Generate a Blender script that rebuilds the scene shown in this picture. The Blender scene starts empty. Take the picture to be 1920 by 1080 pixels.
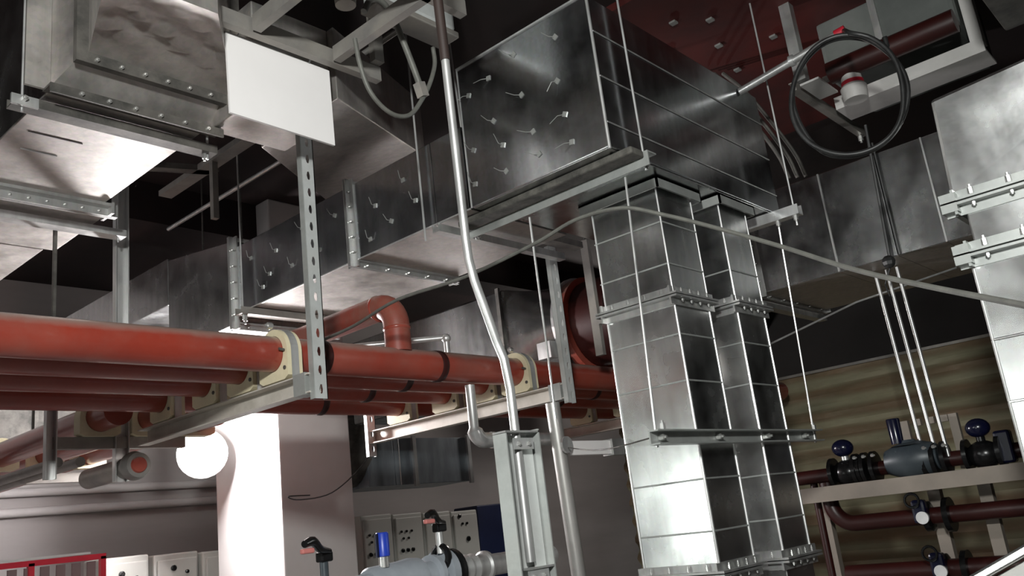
import bpy, math, random
from mathutils import Vector, Matrix
random.seed(7)
S = bpy.context.scene
COL = S.collection
U = 0.55          # metres per drawing unit
Z0 = 1.31         # drawing height of the floor below zero
def P(x, y, z): return Vector((x*U, y*U, (z+Z0)*U))

# ------------------------------------------------------------ camera
cam = bpy.data.objects.new('camera', bpy.data.cameras.new('camera'))
COL.objects.link(cam); S.camera = cam
yw, pt, rl = 0.70527255, 0.26450067, -0.1213747
f = Vector((math.cos(yw)*math.cos(pt), math.sin(yw)*math.cos(pt), math.sin(pt)))
r0 = Vector((math.sin(yw), -math.cos(yw), 0)); u0 = r0.cross(f)
rt = math.cos(rl)*r0+math.sin(rl)*u0; up = -math.sin(rl)*r0+math.cos(rl)*u0
M = Matrix((rt, up, -f)).transposed().to_4x4(); M.translation = P(0, 0, 1.6)
cam.matrix_world = M
cam.data.sensor_width = 36; cam.data.lens = 1640.14/1920*36
cam.data.clip_start = .02
# ------------------------------------------------------------ world, exposure, lights
w = bpy.data.worlds.new('world'); S.world = w; w.use_nodes = True
w.node_tree.nodes['Background'].inputs[0].default_value = (.6, .7, .8, 1)
w.node_tree.nodes['Background'].inputs[1].default_value = .012
S.view_settings.view_transform = 'Standard'; S.view_settings.look = 'None'
S.view_settings.exposure = 0.1; S.view_settings.gamma = 1; S.view_settings.use_curve_mapping = False
def light(name, kind, loc, power, color, **k):
    l = bpy.data.lights.new(name, kind); l.energy = power; l.color = color
    for a, b in k.items(): setattr(l, a, b)
    o = bpy.data.objects.new(name, l); COL.objects.link(o); o.location = P(*loc); return o
def aim(o, t): o.rotation_euler = (P(*t)-o.location).to_track_quat('-Z', 'Y').to_euler()
# the two work lights that are out of view, on stands beside and behind the camera
light('work_light_glow', 'POINT', (4.36, 7.80, 2.735), 185, (1, .97, .98), shadow_soft_size=.07)
b = light('rear_work_light', 'AREA', (-.9, -.4, 3.4), 86, (.98, 1, .97), shape='SQUARE', size=.2); aim(b, (3.2, 3.6, 3.0))
a = light('left_work_light', 'AREA', (-.8, 5.6, 1.5), .9, (.93, 1, .95), shape='SQUARE', size=.5, spread=math.radians(70)); aim(a, (4.4, 2.6, 1.9))
c = light('side_work_light', 'AREA', (-2.6, 2.3, 1.5), 1.5, (.95, 1, .96), shape='SQUARE', size=.5, spread=math.radians(60)); aim(c, (4.4, 1.0, 2.0))
light('far_work_light', 'POINT', (12.1, 8.25, 4.0), 48, (1, .93, .88), shadow_soft_size=.07)

# ------------------------------------------------------------ materials
MATS = {}
def nodes(name):
    m = bpy.data.materials.new(name); m.use_nodes = True; MATS[name] = m
    nt = m.node_tree; return m, nt, nt.nodes, nt.links, nt.nodes['Principled BSDF']
def geo_coord(N, L, scale=(1, 1, 1)):
    t = N.new('ShaderNodeTexCoord'); mp = N.new('ShaderNodeMapping'); mp.inputs['Scale'].default_value = scale
    L.new(t.outputs['Object'], mp.inputs[0]); return mp.outputs[0]
def noise(N, L, vec, scale, detail=4, rough=.55):
    n = N.new('ShaderNodeTexNoise'); n.inputs['Scale'].default_value = scale; n.inputs['Detail'].default_value = detail
    n.inputs['Roughness'].default_value = rough; L.new(vec, n.inputs['Vector']); return n.outputs[0]
def rmp(N, L, fac, stops):
    r = N.new('ShaderNodeValToRGB'); e = r.color_ramp.elements
    while len(e) < len(stops): e.new(.5)
    for i, (p, c) in enumerate(stops):
        e[i].position = p; e[i].color = (c if len(c) == 4 else (*c, 1))
    L.new(fac, r.inputs[0]); return r.outputs[0]
def mixc(N, L, fac, a, b, mode='MIX'):
    x = N.new('ShaderNodeMix'); x.data_type = 'RGBA'; x.blend_type = mode
    for s, v in ((x.inputs[0], fac), (x.inputs[6], a), (x.inputs[7], b)):
        if hasattr(v, 'links'): L.new(v, s)
        elif isinstance(v, (int, float)): s.default_value = v
        else: s.default_value = (*v, 1)
    return x.outputs[2]
def mrange(N, L, v, a, b, c, d):
    m = N.new('ShaderNodeMapRange'); L.new(v, m.inputs[0])
    for i, q in enumerate((a, b, c, d)): m.inputs[i+1].default_value = q
    return m.outputs[0]
def bump(N, L, h, strength, dist, prev=None):
    b = N.new('ShaderNodeBump'); b.inputs['Strength'].default_value = strength; b.inputs['Distance'].default_value = dist
    L.new(h, b.inputs['Height'])
    if prev: L.new(prev, b.inputs['Normal'])
    return b.outputs[0]
def galv(name, lo, hi, metal=.9, r0=.25, r1=.45, spangle=.5, streak=(9, 9, .9), wave=.0025, dust=.25, dustc=(.35, .33, .3)):
    m, nt, N, L, B = nodes(name)
    v = geo_coord(N, L); vs = geo_coord(N, L, streak)
    n1 = noise(N, L, vs, 3.2, 5); n2 = noise(N, L, v, 7, 4, .55)
    vo = N.new('ShaderNodeTexVoronoi'); vo.inputs['Scale'].default_value = 85; L.new(v, vo.inputs['Vector'])
    base = rmp(N, L, n1, [(.25, lo), (.75, hi)])
    base = mixc(N, L, spangle*.35, base, vo.outputs['Color'], 'SOFT_LIGHT')
    hs = N.new('ShaderNodeHueSaturation'); hs.inputs['Saturation'].default_value = .25; L.new(base, hs.inputs['Color'])
    base = mixc(N, L, .75, base, hs.outputs[0])
    df = rmp(N, L, n2, [(.35, (0, 0, 0)), (.85, (1, 1, 1))])
    dm = N.new('ShaderNodeMath'); dm.operation = 'MULTIPLY'; L.new(df, dm.inputs[0]); dm.inputs[1].default_value = dust
    col = mixc(N, L, dm.outputs[0], base, dustc)
    L.new(col, B.inputs['Base Color'])
    mm = N.new('ShaderNodeMath'); mm.operation = 'SUBTRACT'; mm.inputs[0].default_value = metal; L.new(dm.outputs[0], mm.inputs[1])
    L.new(mm.outputs[0], B.inputs['Metallic'])
    L.new(mrange(N, L, n2, .3, .7, r0, r1), B.inputs['Roughness'])
    nb = bump(N, L, noise(N, L, geo_coord(N, L, (1, 1, .8)), 2.4, 1), 1.0, wave)
    nb = bump(N, L, vo.outputs['Distance'], .05*spangle, .002, nb)
    L.new(nb, B.inputs['Normal']); return m
def paint(name, c0, c1=None, rough=.45, metal=0, scale=6, dust=None, dustf=.3, bmp=.0, coat=0, stretch=(1, 1, 1)):
    m, nt, N, L, B = nodes(name); v = geo_coord(N, L, stretch)
    n = noise(N, L, v, scale, 6, .6); c1 = c1 or tuple(x*.75 for x in c0)
    col = rmp(N, L, n, [(.3, c1), (.7, c0)])
    if dust:
        n2 = noise(N, L, v, scale*.6, 8, .7)
        fac = rmp(N, L, n2, [(.42, (0, 0, 0)), (.72, (dustf,)*3)])
        col = mixc(N, L, fac, col, dust)
    L.new(col, B.inputs['Base Color']); B.inputs['Roughness'].default_value = rough; B.inputs['Metallic'].default_value = metal
    B.inputs['Coat Weight'].default_value = coat
    if bmp: L.new(bump(N, L, noise(N, L, v, scale*5, 6), .5, bmp), B.inputs['Normal'])
    return m
def glow(name, c, s):
    m, nt, N, L, B = nodes(name); B.inputs['Emission Color'].default_value = (*c, 1); B.inputs['Emission Strength'].default_value = s
    B.inputs['Base Color'].default_value = (*c, 1); return m

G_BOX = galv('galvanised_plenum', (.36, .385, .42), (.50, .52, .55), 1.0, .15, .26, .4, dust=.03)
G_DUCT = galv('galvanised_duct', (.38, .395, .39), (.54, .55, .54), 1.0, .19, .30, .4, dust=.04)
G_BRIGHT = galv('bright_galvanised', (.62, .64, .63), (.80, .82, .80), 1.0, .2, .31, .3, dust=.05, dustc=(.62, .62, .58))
G_WARM = galv('dusty_galvanised', (.46, .405, .36), (.62, .55, .49), .92, .42, .58, .4, dust=.3, dustc=(.5, .44, .38))  # warm tone paints in light reflected onto duct undersides, with some dust
G_FLANGE = galv('flange_steel', (.42, .43, .42), (.62, .62, .6), .85, .35, .5, .3, wave=.001, dust=.25, dustc=(.4, .38, .34))
STEEL = galv('zinc_steel', (.5, .51, .5), (.75, .76, .75), .75, .28, .45, .2, wave=.0005, dust=.3, dustc=(.45, .43, .4))
DARKSTEEL = paint('dusty_dark_steel', (.13, .12, .11), (.06, .06, .055), .6, .5, 12, dust=(.3, .28, .25), dustf=.5)
TRAYST = paint('dusty_support_steel', (.38, .36, .33), (.24, .23, .22), .5, .45, 10, dust=(.36, .32, .27), dustf=.5)
def top_dust(m, c, amt=.75):
    nt = m.node_tree; N, L = nt.nodes, nt.links; B_ = N['Principled BSDF']; src = B_.inputs['Base Color'].links[0].from_socket
    g_ = N.new('ShaderNodeNewGeometry'); sx = N.new('ShaderNodeSeparateXYZ'); L.new(g_.outputs['Normal'], sx.inputs[0])
    nz_ = noise(N, L, geo_coord(N, L, (1, 1, 1)), 14, 6)
    ad = N.new('ShaderNodeMath'); ad.operation = 'MULTIPLY_ADD'; L.new(nz_, ad.inputs[0]); ad.inputs[1].default_value = .5; L.new(sx.outputs[2], ad.inputs[2])
    L.new(mixc(N, L, mrange(N, L, ad.outputs[0], .62, 1.1, 0, amt), src, c), B_.inputs['Base Color']); return m
RED = top_dust(paint('red_pipe_paint', (.34, .045, .026), (.25, .035, .022), .30, 0, 4, dust=(.30, .2, .16), dustf=.3, coat=.25), (.32, .27, .23))
REDDARK = paint('dark_red_paint', (.042, .006, .005), (.025, .005, .004), .4, 0, 5)
REDCAP = paint('red_plastic', (.55, .02, .04), None, .4)
CREAM = paint('cream_clamp_wood', (.84, .76, .54), (.72, .64, .43), .6, 0, 9, dust=(.45, .38, .26), dustf=.4)
WHITE = paint('white_board', (.9, .87, .86), (.84, .81, .8), .7, 0, 3)
PLASTER = paint('pale_plaster', (.62, .59, .58), (.54, .51, .50), .85, 0, 2, dust=(.42, .4, .39), dustf=.3, bmp=.002)
WALLM = paint('grey_plaster', (.50, .465, .455), (.40, .375, .365), .9, 0, 1.2, dust=(.3, .28, .27), dustf=.3, bmp=.002, stretch=(.4, .4, 2.5))
SHADEWALL = paint('bare_dark_concrete', (.03, .028, .028), (.018, .018, .018), .9, 0, 1.5, bmp=.002)  # near-black colour paints in the unlit look of the front and right walls
PALEZ = paint('pale_zinc', (.54, .56, .54), (.38, .40, .39), .42, .45, 9, dust=(.25, .24, .22), dustf=.5)
RAILP = paint('pale_rail_paint', (.70, .65, .59), (.54, .5, .45), .5, .1, 9, dust=(.3, .26, .2), dustf=.5)
BRIGHTZ = paint('bright_zinc', (.66, .68, .67), (.52, .54, .53), .4, .3, 12, dust=(.4, .38, .35), dustf=.4)
CONC = paint('concrete_floor', (.24, .235, .22), (.17, .165, .16), .7, 0, 2, bmp=.003)
CEIL = paint('stained_ceiling', (.026, .011, .010), (.010, .006, .006), .9, 0, 1.5, bmp=.004)
BLACK = paint('black_rubber', (.022, .022, .022), (.012, .012, .012), .42, 0, 20, dust=(.1, .1, .1), dustf=.3)
GREYCABLE = paint('grey_flexible_sheath', (.17, .17, .15), (.11, .11, .1), .55, .2, 25, bmp=.001)
BLUE = paint('blue_actuator_paint', (.02, .06, .5), (.015, .04, .36), .35)
DKBLUE = paint('dark_blue_paint', (.006, .007, .03), (.004, .005, .016), .22)
NAVY = paint('navy_panel', (.012, .02, .07), None, .5)
VALVE = paint('grey_valve_casting', (.36, .39, .43), (.26, .29, .32), .45, .1, 9)
DKVALVE = paint('slate_valve_casting', (.065, .08, .09), (.035, .045, .055), .4, .1, 9)
IRON = paint('black_iron', (.012, .012, .013), (.007, .007, .007), .25, .3, 9)
CAB = paint('cabinet_enamel', (.56, .56, .52), (.48, .48, .45), .5, 0, 2)
def stripe():
    m, nt, N, L, B_ = nodes('striped_sheet'); v = geo_coord(N, L, (.4, .4, 1))
    wv = N.new('ShaderNodeTexWave'); wv.wave_type = 'BANDS'; wv.bands_direction = 'Z'; wv.inputs['Scale'].default_value = 2.45; wv.inputs['Distortion'].default_value = 2.2  # bands at the corrugation pitch paint in its shading, besides the brown and green
    wv.inputs['Detail'].default_value = 2; wv.inputs['Detail Scale'].default_value = 1.6; L.new(geo_coord(N, L, (.25, .25, 1)), wv.inputs['Vector'])
    n = noise(N, L, geo_coord(N, L, (.3, .6, 3)), 3, 6); n2 = noise(N, L, geo_coord(N, L, (3, 3, 9)), 6, 6)
    c = rmp(N, L, wv.outputs['Fac'], [(.2, (.24, .165, .10)), (.5, (.27, .22, .14)), (.85, (.36, .33, .22))])
    c = mixc(N, L, rmp(N, L, n, [(.4, (0, 0, 0)), (.7, (.55, .55, .55))]), c, (.14, .16, .10)); c = mixc(N, L, rmp(N, L, n2, [(.45, (0, 0, 0)), (.75, (.4, .4, .4))]), c, (.3, .24, .17))
    L.new(c, B_.inputs['Base Color']); B_.inputs['Roughness'].default_value = .55; return m
STRIPE = stripe()
SHELF = paint('primed_frame_steel', (.33, .28, .235), (.24, .21, .18), .6, .1, 6, dust=(.25, .22, .18), dustf=.4)
DIAL = paint('dial_face', (.85, .85, .85), None, .5)
SCREW = paint('shiny_bolt', (.8, .8, .78), None, .25, .8)
PIN = paint('pin_washer', (.42, .43, .41), None, .4, .5)
DARKPIPE = paint('dark_brown_pipe', (.03, .018, .015), None, .6)
BLUISH = paint('bluish_dull_metal', (.34, .39, .43), (.19, .22, .25), .4, .15, 5, stretch=(3, 3, .6))
TIMBER = paint('grimy_timber', (.09, .085, .075), (.03, .03, .027), .9, 0, 30, dust=(.24, .23, .2), dustf=.5, stretch=(1, 1, 1))
SILVERP = galv('silver_pipe', (.5, .5, .49), (.78, .78, .76), .8, .3, .45, .1, wave=.0005, dust=.2)
FANG = paint('fan_casing_grey', (.22, .235, .22), (.12, .13, .125), .45, .3, 3, dust=(.1, .11, .1), dustf=.5)
OFFW = paint('pale_channel_paint', (.62, .6, .58), (.5, .49, .47), .55, .1, 6)
BULB2 = glow('far_lamp_lens', (.9, 1, .97), 1.2)
BULB = glow('work_light_lens', (1, .98, .98), 40)

# ------------------------------------------------------------ geometry helper
class G:
    def __init__(s): s.v = []; s.f = []
    def add(s, vs, fs):
        n = len(s.v); s.v += [Vector(v) for v in vs]; s.f += [tuple(i+n for i in q) for q in fs]; return s
    def box(s, x0, x1, y0, y1, z0, z1):
        return s.add([(x, y, z) for z in (z0, z1) for y in (y0, y1) for x in (x0, x1)],
                     [(0, 2, 3, 1), (4, 5, 7, 6), (0, 1, 5, 4), (2, 6, 7, 3), (0, 4, 6, 2), (1, 3, 7, 5)])
    def hexa(s, a, b):      # two quads, matching corner order
        return s.add(list(a)+list(b), [(3, 2, 1, 0), (4, 5, 6, 7)]+[(i, (i+1) % 4, (i+1) % 4+4, i+4) for i in range(4)])
    def bar(s, p0, p1, w, h, upv=(0, 0, 1)):
        p0, p1 = Vector(p0), Vector(p1); d = (p1-p0).normalized(); sd = d.cross(Vector(upv)).normalized(); u = sd.cross(d)
        q = [(-w/2, -h/2), (w/2, -h/2), (w/2, h/2), (-w/2, h/2)]
        return s.hexa([p0+sd*a+u*b for a, b in q], [p1+sd*a+u*b for a, b in q])
    def ext(s, prof, p0, p1, A, B):   # closed profile in A,B swept from p0 to p1
        p0, p1, A, B = map(Vector, (p0, p1, A, B)); n = len(prof)
        vs = [p0+A*a+B*b for a, b in prof]+[p1+A*a+B*b for a, b in prof]
        fs = [(i, (i+1) % n, (i+1) % n+n, i+n) for i in range(n)]+[tuple(range(n))[::-1], tuple(range(n, 2*n))]
        return s.add(vs, fs)
    def chan(s, p0, p1, A, B, w, h, t=.008):   # U channel: web along A (width w), legs along B (height h)
        return s.ext([(-w/2, 0), (w/2, 0), (w/2, h), (w/2-t, h), (w/2-t, t), (-w/2+t, t), (-w/2+t, h), (-w/2, h)], p0, p1, A, B)
    def angle(s, p0, p1, A, B, w, h, t=.008):
        return s.ext([(0, 0), (w, 0), (w, t), (t, t), (t, h), (0, h)], p0, p1, A, B)
    def tube(s, pts, r, n=12, cap=True, sub=0):
        pts = [Vector(p) for p in pts]
        if sub:
            q = []; e = [pts[0]*2-pts[1]]+pts+[pts[-1]*2-pts[-2]]
            for i in range(1, len(e)-2):
                a, b, c, d = e[i-1:i+3]
                for k in range(sub):
                    t = k/sub
                    q.append(.5*((2*b)+(c-a)*t+(2*a-5*b+4*c-d)*t*t+(3*b-a-3*c+d)*t**3))
            pts = q+[pts[-1]]
        d0 = (pts[1]-pts[0]).normalized(); nrm = d0.orthogonal().normalized(); base = len(s.v); m = len(pts)
        for i, p in enumerate(pts):
            d = (pts[min(i+1, m-1)]-pts[max(i-1, 0)]).normalized()
            nrm = (nrm-d*nrm.dot(d)).normalized(); bn = d.cross(nrm)
            rr = r
            if isinstance(r, (list, tuple)):
                q_ = i/(m-1)*(len(r)-1); a0 = int(min(q_, len(r)-2)); rr = r[a0]+(r[a0+1]-r[a0])*(q_-a0)
            s.v += [p+(nrm*math.cos(2*math.pi*k/n)+bn*math.sin(2*math.pi*k/n))*rr for k in range(n)]
        for i in range(m-1):
            for k in range(n):
                a = base+i*n+k; b_ = base+i*n+(k+1) % n; s.f.append((a, b_, b_+n, a+n))
        if cap:
            s.f.append(tuple(base+k for k in range(n))[::-1]); s.f.append(tuple(base+(m-1)*n+k for k in range(n)))
        return s
    def cyl(s, p0, p1, r, n=20): return s.tube([p0, p1], r, n)
    def lathe(s, o, ax, prof, n=24):   # prof: (distance along axis, radius)
        o = Vector(o); ax = Vector(ax).normalized(); a = ax.orthogonal().normalized(); b_ = ax.cross(a); base = len(s.v); m = len(prof)
        for d, r in prof: s.v += [o+ax*d+(a*math.cos(2*math.pi*k/n)+b_*math.sin(2*math.pi*k/n))*r for k in range(n)]
        for i in range(m-1):
            for k in range(n):
                q = base+i*n+k; z = base+i*n+(k+1) % n; s.f.append((q, z, z+n, q+n))
        s.f.append(tuple(base+k for k in range(n))[::-1]); s.f.append(tuple(base+(m-1)*n+k for k in range(n))); return s
    def ring(s, o, ax, r0, r1, t, n=36):   # annulus of thickness t
        o = Vector(o); ax = Vector(ax).normalized(); a = ax.orthogonal().normalized(); b_ = ax.cross(a); base = len(s.v)
        for d, r in ((0, r0), (0, r1), (t, r1), (t, r0)):
            s.v += [o+ax*d+(a*math.cos(2*math.pi*k/n)+b_*math.sin(2*math.pi*k/n))*r for k in range(n)]
        for i in range(4):
            j = (i+1) % 4
            for k in range(n):
                k2 = (k+1) % n; s.f.append((base+i*n+k, base+i*n+k2, base+j*n+k2, base+j*n+k))
        return s
    def ball(s, c, r, n=12, m=8, sq=(1, 1, 1)):
        c = Vector(c); base = len(s.v)
        for i in range(m+1):
            th = math.pi*i/m
            s.v += [c+Vector((math.sin(th)*math.cos(2*math.pi*k/n)*sq[0], math.sin(th)*math.sin(2*math.pi*k/n)*sq[1], math.cos(th)*sq[2]))*r for k in range(n)]
        for i in range(m):
            for k in range(n):
                a = base+i*n+k; b_ = base+i*n+(k+1) % n; s.f.append((a, a+n, b_+n, b_))
        return s
    def torus(s, c, ax, R, r, n=30, m=8):
        c = Vector(c); ax = Vector(ax).normalized(); a = ax.orthogonal().normalized(); b_ = ax.cross(a); base = len(s.v)
        for i in range(n):
            d = a*math.cos(2*math.pi*i/n)+b_*math.sin(2*math.pi*i/n)
            s.v += [c+d*(R+r*math.cos(2*math.pi*k/m))+ax*r*math.sin(2*math.pi*k/m) for k in range(m)]
        for i in range(n):
            for k in range(m):
                k2 = (k+1) % m; i2 = (i+1) % n; s.f.append((base+i*m+k, base+i2*m+k, base+i2*m+k2, base+i*m+k2))
        return s
    def perf(s, p0, p1, A, w, t, N_, pitch, hl, hw, off=.3):  # plate with slots, width along A, thickness along N_
        p0, p1, A, N_ = map(Vector, (p0, p1, A, N_)); L = (p1-p0).length; d = (p1-p0)/L; n = max(1, int(L/pitch)); pt_ = L/n
        for i in range(n):
            c = p0+d*(pt_*(i+.5)); h = pt_/2
            outer = [(-w/2, -h), (0, -h), (w/2, -h), (w/2, 0), (w/2, h), (0, h), (-w/2, h), (-w/2, 0)]
            inner = [(-hw*.6, -hl*.8), (0, -hl), (hw*.6, -hl*.8), (hw, 0), (hw*.6, hl*.8), (0, hl), (-hw*.6, hl*.8), (-hw, 0)]
            vs = [c+A*a+d*b_ for a, b_ in outer]+[c+A*a+d*b_ for a, b_ in inner]; vs += [q+N_*t for q in vs]
            fs = []
            for k in range(8):
                j = (k+1) % 8; fs += [(k, j, j+8, k+8), (k+16, k+24, j+24, j+16), (k+8, j+8, j+24, k+24), (k, k+16, j+16, j)]
            s.add(vs, fs)
        return s
    def obj(s, name, mat, parent=None, smooth=False, bev=0, origin=None):
        wv = [P(*v) for v in s.v]
        if origin is not None: c = P(*origin)
        else:
            lo = [min(v[i] for v in wv) for i in range(3)]; hi = [max(v[i] for v in wv) for i in range(3)]
            c = Vector([(lo[i]+hi[i])/2 for i in range(3)])
        me = bpy.data.meshes.new(name); me.from_pydata([tuple(v-c) for v in wv], [], s.f); me.materials.append(mat)
        import bmesh
        bm = bmesh.new(); bm.from_mesh(me); bmesh.ops.recalc_face_normals(bm, faces=bm.faces); bm.to_mesh(me); bm.free()
        if smooth:
            me.shade_smooth(); 
            try: me.set_sharp_from_angle(angle=math.radians(40))
            except Exception: pass
        o = bpy.data.objects.new(name, me); COL.objects.link(o)
        if parent: o.parent = parent; o.location = c-wloc(parent)
        else: o.location = c
        if bev:
            b_ = o.modifiers.new('bevel', 'BEVEL'); b_.width = bev; b_.segments = 2; b_.limit_method = 'ANGLE'
        return o
def wloc(o):
    l = o.location.copy()
    while o.parent: o = o.parent; l += o.location
    return l
def tag(o, label=None, cat=None, group=None, kind=None):
    if label: o['label'] = label
    if cat: o['category'] = cat
    if group: o['group'] = group
    if kind: o['kind'] = kind
    return o
def thing(name, loc, label, cat, group=None):
    o = bpy.data.objects.new(name, None); o.empty_display_size = .05; COL.objects.link(o); o.location = P(*loc)
    return tag(o, label, cat, group)
def B(name, mat, parent, x0, x1, y0, y1, z0, z1, bev=0): return G().box(x0, x1, y0, y1, z0, z1).obj(name, mat, parent, bev=bev)
def inst(src, name, loc, parent):
    o = src.copy(); o.name = name; COL.objects.link(o); o.parent = parent; o.location = P(*loc)-wloc(parent) if parent else P(*loc); return o
X, Y, Z = (1, 0, 0), (0, 1, 0), (0, 0, 1); NX, NY, NZ = (-1, 0, 0), (0, -1, 0), (0, 0, -1)
_bolt = {}
def bolt(loc, axis, parent, r=.013, h=.02):
    k = (axis, r, h)
    if k not in _bolt:
        o = G().lathe((0, 0, -Z0), axis, [(-h*.2, r*.55), (0, r*.55), (0, r), (h, r), (h, r*.5), (h*1.5, r*.5)], 6).obj('bolt', SCREW, None, origin=(0, 0, -Z0))
        _bolt[k] = o.data; bpy.data.objects.remove(o)
    o = bpy.data.objects.new('bolt', _bolt[k]); COL.objects.link(o); o.parent = parent; o.location = P(*loc)-wloc(parent); return o

# ============================================================ the setting
tag(B('floor', CONC, None, -6, 17, -9, 12.2, -1.51, -1.31), kind='structure')
tag(B('ceiling', CEIL, None, -6, 17, -9, 12.2, 5.15, 5.35), kind='structure')
tag(B('wall_back', WALLM, None, -6, 17, 11, 11.3, -1.31, 5.15), kind='structure')
tag(B('wall_right', SHADEWALL, None, 16.5, 16.8, -9, 11, -1.31, 5.15), kind='structure')
tag(B('wall_left', WALLM, None, -6, -5.7, -9, 11, -1.31, 5.15), kind='structure')
tag(B('wall_front', SHADEWALL, None, -5.7, 16.5, -9, -8.7, -1.31, 5.15), kind='structure')
# dark red underside panel above the plenum, with its fixing pins
t = thing('ceiling_panel', (6.3, 2.4, 5.1), 'dark red ceiling board dotted with pale pins above the large plenum box', 'ceiling panel')
REDC = paint('oxide_red_board', (.10, .006, .003), (.02, .003, .003), .7, 0, 1.6)
B('board', REDC, t, 4.9, 8.2, 1.55, 3.9, 5.09, 5.148)
for x, y in ((5.4, 2.7), (5.6, 2.5), (6.0, 2.65), (5.75, 2.95), (6.25, 2.3), (6.5, 2.75), (5.3, 2.2)):
    G().box(x-.025, x+.025, y-.025, y+.025, 5.075, 5.09).obj('pin_washer', PIN, t)
# square column
t = thing('concrete_column', (5.3, 7.8, -1.31), 'square white plastered column behind the red pipes next to the glaring lamp', 'column')
B('shaft', PLASTER, t, 4.85, 5.70, 7.28, 8.45, -1.31, 5.15, .01)
# concrete beams on the ceiling
tag(B('ceiling_beam', CEIL, None, -5.7, 16.5, 7.5, 8.1, 4.75, 5.149), 'dark ceiling beam running over the white column', 'beam')

# corrugated wall on the right
g = G(); ny, nz = 60, 80; x0 = 10.0
for i in range(ny+1):
    for k in range(nz+1):
        y = 1.0+5.9*i/ny; z = -1.31+4.21*k/nz
        ph = z*2*math.pi/.235+.5*math.sin(y*1.3+z*.7)+.25*math.sin(y*5.1+z*2)
        g.v.append(Vector((x0-.04*math.sin(ph)-.006*math.sin(y*9+z*4), y, z)))
for i in range(ny):
    for k in range(nz):
        a = i*(nz+1)+k; g.f.append((a, a+1, a+nz+2, a+nz+1))
t = thing('corrugated_partition', (10, 2, -1.31), 'brownish corrugated partition wall behind the pump frame', 'partition')
g.obj('corrugated_sheet', STRIPE, t, smooth=True)
G().box(9.93, 10.12, 1.0, 6.92, 2.9, 2.93).obj('top_trim', TRAYST, t)
G().box(10.05, 10.12, 1.0, 6.9, -1.31, 2.9).obj('backing', WALLM, t)

# ============================================================ duct builders
def cross_beads(g, face, a0, a1, zs, const, d=.006):
    pass
def flange_z(parent, x0, x1, y0, y1, z, w=.05, t=.012, gap=.006, nb=4, mat=None, cleat=True):
    """pair of angle-iron frames round a vertical duct at height z"""
    mat = mat or G_FLANGE
    for sgn in (1, -1):
        g = G()
        for (p0, p1, A) in (((x0-w, y0, z), (x1+w, y0, z), NY), ((x0-w, y1, z), (x1+w, y1, z), Y)):
            g.ext([(0, gap/2*sgn), (w, gap/2*sgn), (w, (gap/2+t)*sgn), (t, (gap/2+t)*sgn), (t, w*1.1*sgn), (0, w*1.1*sgn)], p0, p1, A, Z)
        for (p0, p1, A) in (((x0, y0, z), (x0, y1, z), NX), ((x1, y0, z), (x1, y1, z), X)):
            g.ext([(0, gap/2*sgn), (w, gap/2*sgn), (w, (gap/2+t)*sgn), (t, (gap/2+t)*sgn), (t, w*1.1*sgn), (0, w*1.1*sgn)], p0, p1, A, Z)
        fl = g.obj('flange', mat, parent)
    parent = fl
    for i in range(nb):
        u = (i+.5)/nb
        bolt((x0-w*.6, y0+(y1-y0)*u, z+.02), Z, parent, .009, .02)
        bolt((x0+(x1-x0)*u, y0-w*.6, z+.02), Z, parent, .009, .02)
        bolt((x0+(x1-x0)*u, y0-w*.6, z-.02), NZ, parent, .009, .012)
def flange_y(parent, x0, x1, z0, z1, y, w=.04, t=.012, mat=None, nb=5):
    mat = mat or G_FLANGE
    for sgn in (1, -1):
        g = G(); q = [(0, .003*sgn), (w, .003*sgn), (w, (.003+t)*sgn), (t, (.003+t)*sgn), (t, w*1.2*sgn), (0, w*1.2*sgn)]
        g.ext(q, (x0, y, z0-w), (x0, y, z1+w), NX, Y); g.ext(q, (x1, y, z0-w), (x1, y, z1+w), X, Y)
        g.ext(q, (x0, y, z0), (x1, y, z0), NZ, Y); g.ext(q, (x0, y, z1), (x1, y, z1), Z, Y)
        fl = g.obj('flange', mat, parent)
    parent = fl
    for i in range(nb):
        u = (i+.5)/nb; bolt((x0-w*.6, y-.02, z0+(z1-z0)*u), NY, parent, .008, .012)
        bolt((x0+(x1-x0)*u, y-.02, z0-w*.6), NY, parent, .008, .012)
def bead_ring(parent, x0, x1, y0, y1, z, mat, r=.007):
    g = G(); g.box(x0-r, x1+r, y0-r, y0, z-r, z+r); g.box(x0-r, x0, y0, y1, z-r, z+r); g.box(x0-r, x1+r, y1, y1+r, z-r, z+r); g.box(x1, x1+r, y0, y1, z-r, z+r)
    return g.obj('bead', mat, parent, bev=.003)
def corner_seam(parent, x, y, z0, z1, mat, r=.006):
    return G().tube([(x, y, z0), (x, y, z1)], r, 8).obj('corner_seam', mat, parent, smooth=True)

# ---- big plenum box
t = thing('plenum_box', (4.76, 2.88, 3.5), 'large rectangular galvanised plenum box with insulation pins on its left face', 'duct')
B('left_panel', G_BOX, t, 3.72, 3.735, 2.36, 3.41, 3.5, 4.44, .004)
zs = [3.5, 3.65, 3.93, 4.21, 4.44]
for i in range(4): B('side_panel', G_BOX, t, 3.736, 5.80, 2.36, 2.375, zs[i]+.003, zs[i+1]-.003, .003)
for z in zs[1:4]: G().box(3.73, 5.8, 2.354, 2.36, z-.005, z+.005).obj('bead', G_FLANGE, t, bev=.002)
B('bottom_panel', G_DUCT, t, 3.736, 5.80, 2.376, 3.41, 3.5, 3.515, .003)
B('top_panel', G_BOX, t, 3.736, 5.80, 2.376, 3.41, 4.425, 4.44)
B('back_panel', G_BOX, t, 3.736, 5.80, 3.395, 3.41, 3.516, 4.424)
B('end_panel', G_BOX, t, 5.785, 5.80, 2.376, 3.394, 3.516, 4.424)
corner_seam(t, 3.722, 2.362, 3.49, 4.45, STEEL, .009)
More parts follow.
